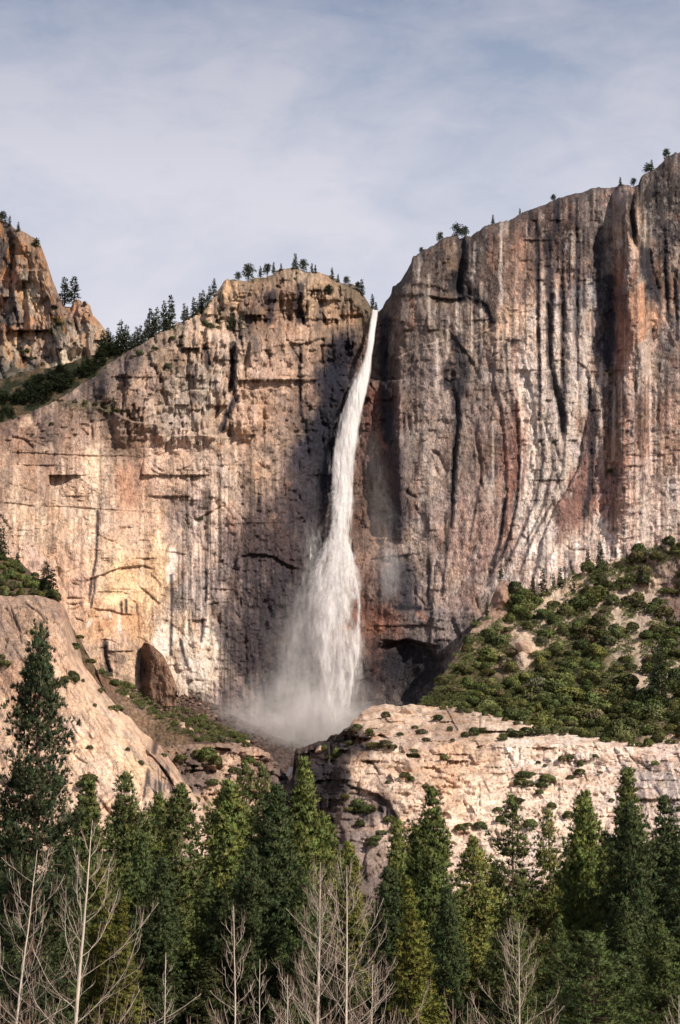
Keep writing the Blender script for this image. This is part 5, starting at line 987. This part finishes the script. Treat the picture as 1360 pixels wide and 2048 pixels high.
for a in [('scree_slope', 364, 1452, 12, 'pale boulder at the lower edge of the scree, larger left one'), ('scree_slope', 382, 1462, 9, 'pale boulder at the lower edge of the scree, right of the larger one'), ('scree_slope', 410, 1468, 6, 'small pale boulder at the tip of the brush strip'), ('scree_slope', 255, 1394, 6, 'small tan boulder half hidden in the brush strip'),
          ('scree_slope', 328, 1388, 6, 'tan block at the head of the scree under the brown buttress'), ('scree_slope', 345, 1398, 5, 'reddish block just below the head of the scree'), ('granite_bench', 816, 1426, 15, 'rounded pale boulder on the top edge of the bench'), ('granite_bench', 792, 1424, 9, 'smaller pale boulder left of the rounded one on the bench edge'),
          ('granite_bench', 824, 1534, 20, 'big squarish pale block in the middle of the left bench'), ('granite_bench', 768, 1532, 13, 'cracked pale block left of the big squarish one on the bench'), ('granite_bench', 838, 1566, 7, 'small bright boulder below the big squarish block'), ('granite_bench', 640, 1500, 12, 'dark wet block on the flank of the gorge'),
          ('talus_slope', 1050, 1296, 24, 'broad pale outcrop surrounded by shrubs in the middle of the talus'), ('talus_slope', 1018, 1358, 9, 'small round pale boulder low on the talus'),
          ('granite_bench', 800, 1654, 9, 'pale block under the overhanging lip of the bench'), ('scree_slope', 490, 1484, 9, 'tan block at the end of the brush strip above the ledges')]: boulder(*a)
def buttress():
    nu, nv = 60, 80; u = np.linspace(279, 352, nu); t = np.linspace(0, 1, nv); top = np.interp(u, [277, 280, 283, 288, 296, 306, 318, 326, 334, 342, 350, 356], [1392, 1330, 1294, 1284, 1286, 1292, 1302, 1310, 1326, 1344, 1368, 1400])
    U = np.broadcast_to(u[None], (nv, nu)); V = top[None] + (1412 - top)[None] * t[:, None]; d = np.minimum(V - top[None], (U - 277) * 1.5)
    Y = 2288 - .22 * (U - 277) + 9 * np.exp(-d / 4) + (1400 - V) * .06 - 5 * (facets(U / 22, V / 46, 331, 1.1)) - 2.2 * facets(U / 8, V / 13, 332, 1.2) - 4 * (fbm(U / 9, V / 12, 333, 4) - .5); Y = Y + np.clip((300 - U) / 20, 0, 1) * 16
    C = cmap(U, V, [(282, 1330, 70, 58, 56), (298, 1310, 140, 110, 92), (320, 1330, 156, 122, 100), (310, 1370, 140, 112, 94), (340, 1370, 170, 138, 116)], 16, .62) * (1 + .9 * (fbm(U / 5, V / 8, 334, 5, .65) - .5))[..., None]
    P = ray(U, V, Y); Q = P[:1] + np.array([0, 40, 0]); P = np.concatenate([Q, P]); C = np.concatenate([C[:1], C])
    o = link('rock_buttress', mesh_np('rock_buttress', P, grid_faces(nv + 1, nu), ROCK, C)); tag(o, 'dark brown leaning rock slab at the foot of the left wall above the scree', 'rock slab')
buttress()

def rubble():
    rs = np.random.RandomState(5); base = np.array([[1, 0, 0], [-1, 0, 0], [0, 1, 0], [0, -1, 0], [0, 0, 1], [0, 0, -1]], float)
    fc = np.array([[0, 2, 4], [2, 1, 4], [1, 3, 4], [3, 0, 4], [2, 0, 5], [1, 2, 5], [3, 1, 5], [0, 3, 5]]); V_ = []; F_ = []; C_ = []; n = 0
    for _ in range(1500):
        u = rs.uniform(270, 640); top = float(TRIM(u)); v = top + 2 + rs.rand() ** 1.2 * min(70, 20 + (u - 270) * .4)
        if v > 1500: continue
        p = surf_pt('scree_slope', u, v); r = rs.choice([.6, .9, 1.3, 2.2]) * rs.uniform(.6, 1.3)
        q = base * rs.uniform(.55, 1.2, (6, 1)) + rs.normal(0, .2, (6, 3)); q = q * r * np.array([1.2, 1, .8]); V_.append(q + p + np.array([0, -r * .3, r * .3])); F_.append(fc + n); n += 6
        C_.append(np.repeat((lin([(150, 124, 108), (112, 92, 84), (84, 70, 68), (190, 162, 142)][rs.choice(4, p=[.3, .35, .25, .1])]) * .62)[None], 6, 0))
    tag(link('scree_rubble', mesh_np('scree_rubble', np.concatenate(V_), np.concatenate(F_), SLAB, np.concatenate(C_), smooth=False)), kind='stuff')
rubble()

# ------------------------------------------------------------------ the fall
def water_mat(name, alpha=1.0, nz=1.0):
    m = new_mat(name); nt = m.node_tree; at = N(nt, 'ShaderNodeAttribute', attribute_name='Col'); sp_ = N(nt, 'ShaderNodeSeparateColor'); L(nt, at.outputs[0], sp_.inputs[0])
    tc = N(nt, 'ShaderNodeTexCoord').outputs['Object']
    n = noise(nt, mapping(nt, tc, (1, 1, .06)), .26, 4, .55, .3); n2 = noise(nt, mapping(nt, tc, (1, 1, .33)), .075, 6, .62, .8)
    # red channel = how much water, green = how streaky
    a = mathn(nt, 'ADD', mathn(nt, 'MULTIPLY', n, 1.0), mathn(nt, 'MULTIPLY', n2, .9)); a = mathn(nt, 'SUBTRACT', a, .95)
    a = mathn(nt, 'MULTIPLY', a, 1.6 * nz); a = mathn(nt, 'MULTIPLY', a, sp_.outputs[1]); a = mathn(nt, 'ADD', a, sp_.outputs[0], clamp=True)
    a = mathn(nt, 'MULTIPLY', a, sp_.outputs[2]); a = mathn(nt, 'MULTIPLY', a, alpha, clamp=True)
    d = N(nt, 'ShaderNodeBsdfDiffuse'); d.inputs[0].default_value = (.88, .86, .85, 1); t = N(nt, 'ShaderNodeBsdfTranslucent'); t.inputs[0].default_value = (.84, .82, .82, 1)
    x = N(nt, 'ShaderNodeMixShader'); x.inputs[0].default_value = .4; L(nt, d.outputs[0], x.inputs[1]); L(nt, t.outputs[0], x.inputs[2])
    tr = N(nt, 'ShaderNodeBsdfTransparent'); y = N(nt, 'ShaderNodeMixShader'); L(nt, a, y.inputs[0]); L(nt, tr.outputs[0], y.inputs[1]); L(nt, x.outputs[0], y.inputs[2])
    o = N(nt, 'ShaderNodeOutputMaterial'); L(nt, y.outputs[0], o.inputs[0]); return m
WATER = water_mat('falling_water'); SPRAY = water_mat('spray_veil', .9, 1.0)
# centre line u, half width, depth, at photograph rows
FV = [620, 628, 640, 680, 720, 745, 780, 820, 860, 920, 980, 1040, 1090, 1140, 1200, 1260, 1320, 1380, 1430, 1480]
FU = [750, 749, 747, 741, 735, 729, 718, 706, 697, 691, 689, 683, 676, 664, 657, 660, 667, 669, 663, 656]
FW = [8, 8, 9, 9, 10, 15, 20, 25, 28, 29, 27, 25, 34, 44, 47, 44, 34, 26, 20, 18]
FY = [2520, 2508, 2496, 2474, 2468, 2464, 2460, 2457, 2453, 2446, 2436, 2404, 2394, 2384, 2374, 2364, 2355, 2348, 2341, 2336]
fu = lambda v: np.interp(v, FV, FU); fw = lambda v: np.interp(v, FV, FW); fy = lambda v: np.interp(v, FV, FY)
def curtain(seed, v0, v1, nu, nv, su, depth, colfn, cu=fu, cw=fw, bulge=1.0, name='water_curtain', mat=WATER):
    v = np.linspace(v0, v1, nv); s = np.linspace(-1, 1, nu); S, V = np.meshgrid(s, v)
    w = cw(V) * su; U = cu(V) + S * w + 5 * (fbm(V / 46 + seed, S * 1.3 + seed, seed, 3) - .5) * np.clip((V - v0) / 60, 0, 1)
    px = fy(V) / FPX; Y = fy(V) - np.sqrt(np.clip(1 - S * S, 0, 1)) * w * px * .8 * bulge + depth * np.clip((V - 640) / 120, 0, 1) - 3.2 * fbm(U / 4.0, V / 26, seed + 5, 4) * np.clip(w / 20, .2, 1.4)
    a, st, m = colfn(S, V, U); C = np.stack([a + 0 * S, st + 0 * S, m + 0 * S], -1)
    me = mesh_np(name, ray(U, V, Y), grid_faces(nv, nu), mat, C); return me
def dens(v): return np.interp(v, [620, 745, 900, 1050, 1150, 1240, 1330, 1400, 1480], [1.25, 1.12, .92, .74, .44, .29, .14, .06, .03])
def comets(S, V, seed):          # plume heads sliding down: bright noses, ragged tails
    q = fbm(S * 3.2 + 7, V / 70 - np.abs(S) * .6, seed, 4, .6); return (q - .5) * 1.2
def core(S, V, U):
    sh = S + .14 * sstep(740, 900, V) * (1 - sstep(960, 1060, V)); e = 1 - sstep(np.where(S < 0, .15, .5), 1.0, np.abs(sh)); return dens(V) * e * 1.1 - .10 + 1.3 * comets(S, V, 41) * sstep(720, 800, V), .4 + .55 * sstep(1000, 1150, V), sstep(1.0, .7, np.abs(S)) * np.interp(V, [618, 626], [1, 1])
def left_blow(S, V, U):          # wind pushes spray to the left side
    l = sstep(-1, .1, S) * (1 - sstep(.2, .8, S)); return .60 * dens(V) * l - .10 + comets(S, V, 52) * .8, .7, sstep(1.0, .6, np.abs(S)) * sstep(700, 780, V)
def loose(S, V, U): return .24 * (1 - S * S) * sstep(1040, 1120, V) - .05 + .8 * comets(S, V, 63), .75, sstep(1.0, .6, np.abs(S)) * sstep(1010, 1110, V) * (1 - sstep(1420, 1475, V))
wf = bpy.data.objects.new('waterfall', None); COL.objects.link(wf); tag(wf, 'tall white waterfall plunging from the notch of the cliff into its own spray', 'waterfall')
link('water_column', curtain(1, 620, 1470, 60, 560, 1.0, 0, core, name='water_column'), wf)
link('water_column', curtain(2, 640, 1440, 50, 480, .82, 5, core, name='water_column'), wf)
link('spray_plume', curtain(3, 700, 1440, 50, 360, 1.28, -3, left_blow, cu=lambda v: fu(v) - 5, name='spray_plume'), wf)
lu = lambda v: np.interp(v, [1040, 1120, 1200, 1300, 1400, 1480], [690, 674, 670, 672, 668, 658]); lw = lambda v: np.interp(v, [1040, 1120, 1200, 1300, 1400, 1480], [20, 46, 60, 60, 48, 40])
for q in range(3): link('spray_plume', curtain(4 + 10 * q, 1040, 1480, 60, 300, 1.0 + .1 * q, -8 + 8 * q, loose, cu=lu, cw=lw, name='spray_plume'), wf)
# the bright thread down the right edge
def thread(S, V, U): return .7 * (1 - np.abs(S)) + .05, .8, sstep(1.0, .3, np.abs(S)) * sstep(1060, 1090, V) * (1 - sstep(1380, 1440, V))
tu = lambda v: np.interp(v, [1060, 1090, 1120, 1170, 1220, 1262, 1300, 1350, 1400, 1440], [682, 694, 704, 713, 717, 719, 714, 706, 697, 688]) + 2.5 * np.sin(v / 17.0)
link('water_thread', curtain(6, 1060, 1440, 12, 220, 1, -10, thread, cu=tu, cw=lambda v: 4.2 + 2 * vnoise(v / 14.0, v * 0, 9), name='water_thread'), wf)
tu2 = lambda v: np.interp(v, [1060, 1100, 1160, 1230, 1320, 1400, 1476], [690, 682, 668, 668, 684, 668, 654])
link('water_thread', curtain(7, 1060, 1476, 12, 220, 1, -12, thread, cu=tu2, cw=lambda v: 6 + 5 * vnoise(v / 14.0, v * 0, 19), name='water_thread'), wf)
def side(S, V, U): return .34 * (1 - np.abs(S)), 1.3, sstep(1.0, .2, np.abs(S)) * .8
link('side_trickle', curtain(8, 1096, 1160, 8, 40, 1, 12, side, cu=lambda v: 621 - (v - 1096) * .02, cw=lambda v: 3.2 + 0 * v, name='side_trickle'), wf)
# drifting veils: several wavy layers at different depths each
def veil(name, seed, v0, v1, cuf, cwf, dens_, depth, st=.55):
    def f(S, V, U): return dens_ * np.exp(-(S / .55) ** 2) * np.sin(np.clip((V - v0) / (v1 - v0), 0, 1) * math.pi) ** .6 , st * np.exp(-(S / .6) ** 2), sstep(1.0, .3, np.abs(S)) * sstep(v0, v0 + 60, V) * (1 - sstep(v1 - 60, v1, V))
    link(name, curtain(seed, v0, v1, 40, 160, 1, depth, f, cu=cuf, cw=cwf, name=name, mat=SPRAY, bulge=.3), wf)
for i in range(3):
    if 0: veil('spray_veil', 20 + i, 690 + 20 * i, 1000, lambda v, i=i: fu(v) - 26 - 6 * i, lambda v: np.interp(v, [690, 760, 900, 1000], [6, 34, 46, 40]), .035, 6 * i - 6, .12)
    veil('spray_veil', 30 + i, 830, 1225, lambda v, i=i: np.interp(v, [830, 960, 1060, 1150, 1225], [736, 762, 764, 766, 756]) + 8 * i - 8, lambda v: np.interp(v, [830, 960, 1100, 1180, 1225], [24, 52, 50, 54, 34]), .035, 8 * i, .07)
    veil('spray_veil', 50 + i, 1060, 1225, lambda v, i=i: np.interp(v, [1060, 1120, 1180, 1225], [760, 778, 776, 758]) + 5 * i, lambda v: np.interp(v, [1060, 1120, 1180, 1225], [14, 34, 34, 20]), .09, 6 * i, .18)
    veil('spray_veil', 40 + i, 1020, 1480, lambda v, i=i: np.interp(v, [1020, 1150, 1300, 1400, 1480], [640, 632, 620, 606, 580]) - 10 * i, lambda v: np.interp(v, [1020, 1150, 1300, 1480], [34, 56, 96, 140]), .14, 10 * i, .34)

# mist rising from the plunge pool (a closed volume that thins out before its own faces)
def ellipsoid(name, c, r, n=20):
    th = np.linspace(0, math.pi, n); ph = np.linspace(0, 2 * math.pi, n * 2); A, B = np.meshgrid(th, ph, indexing='ij')
    P = np.stack([np.sin(A) * np.cos(B), np.sin(A) * np.sin(B), np.cos(A)], -1) ; me = mesh_np(name, P, grid_faces(n, n * 2), None)
    bm = __import__('bmesh').new(); bm.from_mesh(me); __import__('bmesh').ops.remove_doubles(bm, verts=bm.verts, dist=1e-4); __import__('bmesh').ops.recalc_face_normals(bm, faces=bm.faces); bm.to_mesh(me); bm.free()
    o = link(name, me); o.location = c; o.scale = r; return o
def mist_mat(name, dn, sc, z0):
    m = new_mat(name); nt = m.node_tree; tc = N(nt, 'ShaderNodeTexCoord').outputs['Object']
    ln = N(nt, 'ShaderNodeVectorMath', operation='LENGTH'); L(nt, tc, ln.inputs[0])
    fall = ramp(nt, ln.outputs['Value'], [(0.0, 1.0), (0.45, .62), (0.75, .2), (0.97, 0.0)], 'EASE')
    n = noise(nt, mapping(nt, tc, sc), 1.5, 4, .6, .4); nn_ = ramp(nt, n, [(0.36, 0.08), (0.66, 1.0)])
    d = mathn(nt, 'MULTIPLY', mathn(nt, 'MULTIPLY', fall, nn_), dn)
    v = N(nt, 'ShaderNodeVolumePrincipled'); v.inputs['Color'].default_value = (.96, .93, .92, 1); v.inputs['Anisotropy'].default_value = -.15; L(nt, d, v.inputs['Density'])
    o = N(nt, 'ShaderNodeOutputMaterial'); L(nt, v.outputs[0], o.inputs['Volume']); return m
for (u, v, Y, rx, ry, rz, dn, sc) in [(590, 1440, 2318, 112, 54, 58, .024, (3.4, 2, 2.2)), (628, 1340, 2344, 62, 36, 110, .022, (4.2, 2, 1.0)), (505, 1455, 2296, 84, 44, 34, .020, (3, 2, 1.6)), (650, 1450, 2312, 60, 40, 44, .034, (3, 2, 1.4))]:
    c = ray(u, v, Y); o = ellipsoid('mist', c, (rx, ry, rz)); o.data.materials.append(mist_mat('mist_air', dn, sc, 0)); tag(o, kind='stuff')
# stream leaving the pool through the gorge
def stream():
    v = np.linspace(1534, 1552, 12); u0 = np.interp(v, [1534, 1540, 1552], [578, 576, 572]); w = np.interp(v, [1534, 1542, 1552], [12, 9, 6]); s = np.linspace(0, 1, 8)
    U = u0[:, None] + w[:, None] * s[None]; V = v[:, None] + 0 * U; Y = 2052 - (V - 1524) * .5 + 2 * fbm(U / 3, V / 3, 71, 3); C = np.ones(U.shape + (3,)); C[..., 1] = 0
    o = link('stream', mesh_np('stream', ray(U, V, Y), grid_faces(12, 8), WATER, C)); tag(o, kind='structure')
stream()

# ------------------------------------------------------------------ foreground forest
CON = [make_conifer(401, 30, 3.9, .12, .42, 6, 1.0, 8, bl=.42, bw=.125, prof=.8, kk=1.8), make_conifer(402, 30, 3.5, .08, .40, 6, .9, 8, bl=.42, bw=.125, up=.35, prof=.8, kk=2.0), make_conifer(403, 30, 4.3, .10, .44, 6, 1.05, 8, bl=.44, bw=.125, up=.1, prof=.85, kk=1.8),
       make_conifer(404, 30, 3.1, .16, .5, 5, .85, 8, bl=.38, bw=.10, open_=.28, lump=.5, prof=.8), make_conifer(405, 30, 3.9, .05, .38, 7, .9, 8, bl=.42, bw=.125, up=.2, prof=.75, lump=.2, kk=1.9), make_conifer(406, 30, 4.0, .12, .45, 6, 1.1, 8, bl=.44, bw=.125, up=.15, prof=.8, lump=.4, kk=1.8)]
BIG = make_conifer(411, 31, 4.6, .08, .46, 6, 1.0, 12, bl=.34, bw=.085, open_=.3, lump=.5, prof=.8, up=.12, kk=1.7)
CEDAR = make_conifer(412, 16, 1.9, .02, .26, 6, .6, 7, bl=.26, bw=.07, up=.5, prof=.9, lump=.1, kk=1.4)
CLUMP = make_conifer(413, 16, 4.2, .02, .6, 6, 1.5, 12, bl=.42, bw=.08, up=.3, prof=.6, lump=.3, kk=1.8)
FG = 'conifers standing in front of the cliffs'
def tree(u, vt, Y, meshes, h0, wide=1.0, tone=(1, 1, 1), lb='', group=FG, nm='conifer', gz=-.3):
    p = ray(u, vt, Y); H = p[2] - gz; s = H / h0
    put(nm, meshes, (p[0], Y, gz), rv.uniform(0, 6.28), (s * wide, s * wide, s), tone, lb, 'tree', group)
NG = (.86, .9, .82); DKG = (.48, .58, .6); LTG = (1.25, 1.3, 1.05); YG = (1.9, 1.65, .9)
tree(76, 1256, 168, BIG, 31, .82, (.42, .5, .62), 'tallest dark pine at the left, open crown rising high against the pale slab')
for u, vt, Y, k, w, tone, lb in [
 (174, 1562, 230, 1, .95, NG, 'full green conifer tucked right behind the tallest dark pine'), (251, 1553, 255, 0, .85, NG, 'airy pointed conifer in front of the pale slab, second right of the tallest pine'), (311, 1594, 262, 5, .8, LTG, 'smaller sunlit conifer between the airy one and the sharp-tipped one'),
 (368, 1574, 240, 2, .95, NG, 'broad conifer with a sharp thin leader at the tip of the pale slab'), (461, 1568, 250, 4, 1.0, LTG, 'bright yellow-green full conifer left of the gorge'), (492, 1528, 285, 3, .75, NG, 'sparse see-through conifer behind the bright one, taller of two'), (525, 1534, 285, 3, .75, NG, 'sparse see-through conifer behind the dark rounded one'),
 (560, 1577, 236, 4, .95, DKG, 'dense very dark conifer with a rounded top left of the gorge'), (613, 1524, 246, 1, .8, (1.1, 1.15, .9), 'tall narrow conifer directly below the gorge mouth'), (652, 1634, 250, 5, .8, LTG, 'light green conifer stepping down right of the narrow one below the gorge'), (700, 1690, 258, 4, .8, (1.7, 1.5, 1.1), 'pale green conifer at the right foot of the gorge gap'),
 (789, 1648, 245, 1, .85, LTG, 'sunlit conifer just right of the gorge gap'), (829, 1655, 275, 5, .7, LTG, 'narrow light conifer between the sunlit and the dark pointed one'), (864, 1582, 236, 0, .85, (.9, 1, .8), 'dark pointed conifer standing highest in front of the left bench'), (940, 1677, 240, 2, .95, (1.6, 1.5, 1.2), 'wide pale grey-green conifer in the middle of the right forest'),
 (1018, 1592, 262, 3, .95, NG, 'open dark-tipped conifer in front of the middle bench'), (1098, 1622, 262, 3, .85, (1.2, 1.15, .9), 'sparse ragged conifer between two fuller ones on the right'), (1170, 1590, 250, 4, .8, LTG, 'sunlit evenly tapered conifer in the right forest'), (1245, 1543, 240, 1, .9, NG, 'tallest conifer of the right forest, long narrow top'),
 (1264, 1612, 225, 5, .7, DKG, 'dark conifer pressed against the tallest one on its right'), (1330, 1598, 230, 0, .85, DKG, 'dark pointed conifer near the right picture edge'), (1215, 1690, 265, 2, .8, (1.2, 1.2, 1), 'lower conifer filling the gap left of the tallest right one'), (1366, 1690, 215, 5, .9, DKG, 'dark conifer cut by the right picture edge'),
 (773, 1738, 205, 4, .9, DKG, 'dark dense conifer standing forward beside the gorge gap'), (898, 1782, 198, 4, .75, DKG, 'dark narrow conifer standing forward of the pale grey-green one'), (1020, 1800, 190, 1, .9, NG, 'rounded green conifer behind the bare tree at right'), (1120, 1838, 215, 2, .8, (.8, .9, .8), 'low conifer between the bare tree and the clumpy one'),
 (1316, 1842, 185, 5, .95, (.75, .85, .75), 'low dark conifer at the lower right corner'), (1252, 1800, 205, 0, .85, (.7, .8, .8), 'dark lower conifer between the clumpy one and the right corner'), (330, 1722, 215, 4, .9, DKG, 'dark blue-green conifer standing forward at the left centre'), (420, 1760, 218, 2, .9, (.8, .9, .8), 'mid green conifer in front of the sharp-tipped one'),
 (505, 1700, 215, 5, .85, DKG, 'shaded conifer between the bright yellow-green and the dark rounded one'), (610, 1748, 212, 4, .9, (.6, .75, .7), 'shaded conifer behind the two pale bare trees'), (280, 1690, 235, 5, .85, (.8, .95, .95), 'blue-green conifer behind the large bare tree'), (20, 1650, 200, 2, 1.0, (.5, .6, .7), 'shaded conifer in the far left corner behind the tallest pine'), (130, 1690, 215, 4, .9, (.6, .7, .7), 'shaded conifer directly behind the large bare tree trunk')]:
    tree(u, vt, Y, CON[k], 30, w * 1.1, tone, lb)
tree(214, 1744, 180, CEDAR, 16, 1.15, (1.1, 1.0, .55), 'small yellow-green cedar behind the large bare tree'); tree(826, 1765, 182, CEDAR, 16, 1.2, (1.15, 1.05, .6), 'small yellow-green cedar between dark conifers right of the gorge gap'); tree(240, 1800, 176, CEDAR, 16, 1.2, (1.0, .9, .55), 'yellowish cedar lower right of the small cedar at left')
tree(1180, 1886, 160, CLUMP, 16, 1.25, (.75, .9, .8), 'low wide pine with big rounded needle clumps in the foreground at right')
tree(700, 1720, 222, CEDAR, 16, 1.3, (1.2, 1.1, .8), 'pale olive cedar behind the right one of two bare trees')
for i in range(34):
    u = -30 + i * 42.5 + rv.uniform(-12, 12)
    if 640 < u < 770: vt = rv.uniform(1830, 1900)
    else: vt = rv.uniform(1700, 1800)
    tree(u, vt, rv.uniform(330, 400), CON[rv.randint(6)], 30, 1.1, (rv.uniform(.45, .8),) * 3, 'conifer of the shaded back row, mostly hidden by the trees in front', 'conifers of the back row')  # crown tone lowered, so the row's shade is partly in its colour
for i in range(30):
    u = -30 + i * 49 + rv.uniform(-14, 14)
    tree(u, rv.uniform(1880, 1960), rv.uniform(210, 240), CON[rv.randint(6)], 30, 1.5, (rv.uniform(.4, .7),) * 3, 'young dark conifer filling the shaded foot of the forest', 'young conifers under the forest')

for i in range(18):
    u = rv.choice([rv.uniform(-420, -60), rv.uniform(1430, 1780)]); tree(u, rv.uniform(1580, 1720), rv.uniform(215, 290), CON[rv.randint(6)], 30, 1.1, (rv.uniform(.5, 1.0),) * 3, 'conifer standing beyond the picture edge where the forest goes on', 'conifers beyond the picture edge')

# ------------------------------------------------------------------ bare trees
BG_ = 'leafless trees in front of the forest'
def bare(u, vt, Y, ms, H0, lb, rz=0.0, nm='bare_tree', cat='tree', grp=BG_, w=1.0):
    p = ray(u, vt, Y); H = p[2]; s = H / H0; put(nm, ms, (p[0], Y, 0), rz, (s * w, s * w, s), None, lb, cat, grp)
# the large one: limbs placed as in the photograph (fraction of height, azimuth, elevation, length)
LIMB = [(.10, .15, .55, 3.4), (.15, 0.05, .45, 4.6), (.26, .2, .62, 3.9), (.31, 3.0, .85, 2.6), (.20, 3.3, .75, 3.4), (.42, -.1, .72, 3.6), (.44, 2.9, .95, 2.4), (.50, .5, .8, 3.0), (.55, 3.3, .9, 2.0), (.62, .1, 1.0, 2.3), (.64, 2.8, 1.0, 1.8), (.70, .3, .95, 1.7), (.72, 3.4, 1.1, 1.4), (.78, 0., 1.0, 1.2), (.80, 3.0, 1.05, 1.0),
        (.86, .4, 1.1, .8), (.88, 3.3, 1.1, .6), (.93, .2, 1.2, .4), (.12, 2.8, .5, 3.6), (.08, 3.5, .4, 3.0), (.35, 1.6, .7, 2.0), (.3, -1.5, .7, 2.2), (.5, -1.4, .9, 1.6), (.18, -1.2, .5, 2.6), (.6, 1.7, 1.0, 1.4)]
bare(154, 1640, 98, bare_tree(501, 11.5, .155, .055, LIMB, up=.8, twig=1.2), 11.5, 'large pale bare tree with wide arching limbs in front of the left forest')
bare(30, 1700, 100, bare_tree(502, 11, .10, .09, nl=22, spread=1.0, up=.8), 11, 'bare tree leaning right at the left picture edge')
bare(632, 1724, 112, bare_tree(503, 11, .17, .015, nl=40, spread=.62, up=1.0, twig=1.4), 11, 'dense twiggy bare tree with thick pale trunk, left of the central pair')
if 0: bare(641, 1736, 113, bare_tree(513, 11, .10, .02, nl=26, spread=.45, up=1.0, twig=1.2), 11, 'thin second stem rising beside the dense twiggy bare tree')
bare(691, 1735, 110, bare_tree(504, 11, .12, .0, nl=30, spread=1.05, up=.8, twig=1.1), 11, 'straight bare tree with long arching right limbs, right of the central pair')
bare(476, 1812, 108, bare_tree(505, 9, .075, -.02, nl=20, spread=.6, up=.9), 9, 'slender bare tree below the bright yellow-green conifer')
bare(1032, 1846, 106, bare_tree(506, 9, .07, .02, nl=26, spread=.95, up=1.0, twig=1.1), 9, 'fan-shaped bare tree in front of the right forest')
bare(332, 1905, 104, bare_tree(507, 7, .05, .0, nl=12, spread=.5, up=.9, twig=.6), 7, 'small bare sapling right of the large bare tree')
bare(520, 1918, 104, bare_tree(508, 7, .05, .0, nl=14, spread=.7, up=.9, twig=.8), 7, 'small bare sapling between the slender bare tree and the central pair')
bare(1352, 1990, 100, bare_tree(509, 6, .045, .03, nl=14, spread=.9, up=.9), 6, 'low bare sapling at the lower right picture corner')
bare(576, 1950, 104, bare_tree(510, 7, .05, .0, nl=16, spread=.8, up=.9), 7, 'low bare sapling at the left foot of the dense twiggy tree')
bare(740, 1930, 100, bare_tree(511, 7, .05, .02, nl=20, spread=1.0, up=.9), 7, 'low spreading bare sapling right of the central pair')
SH = [bare_tree(520 + i, 3.4, .016, .0, nl=9, spread=.9, up=1.0, twig=.6) for i in range(3)]
for me in [m for t in SH for m in t]: me.materials[0] = TWIG
bs_ = sorted([(836, 2008), (905, 1990), (935, 1996), (960, 2020), (60, 1990), (200, 2000), (250, 2015), (100, 2020), (430, 2010), (560, 2004), (660, 2012), (780, 2016), (0, 1984), (1100, 2026), (300, 2028), (720, 2000), (380, 2024)])
for i, (u, vt) in enumerate(bs_): bare(u, vt + 8, 88 + rv.uniform(0, 10), SH[i % 3], 3.4, '%s reddish bare bush from the left along the bottom of the picture' % ORD[i], rv.uniform(0, 6), 'bare_bush', 'bush', 'reddish bare bushes along the meadow edge', 1.1)
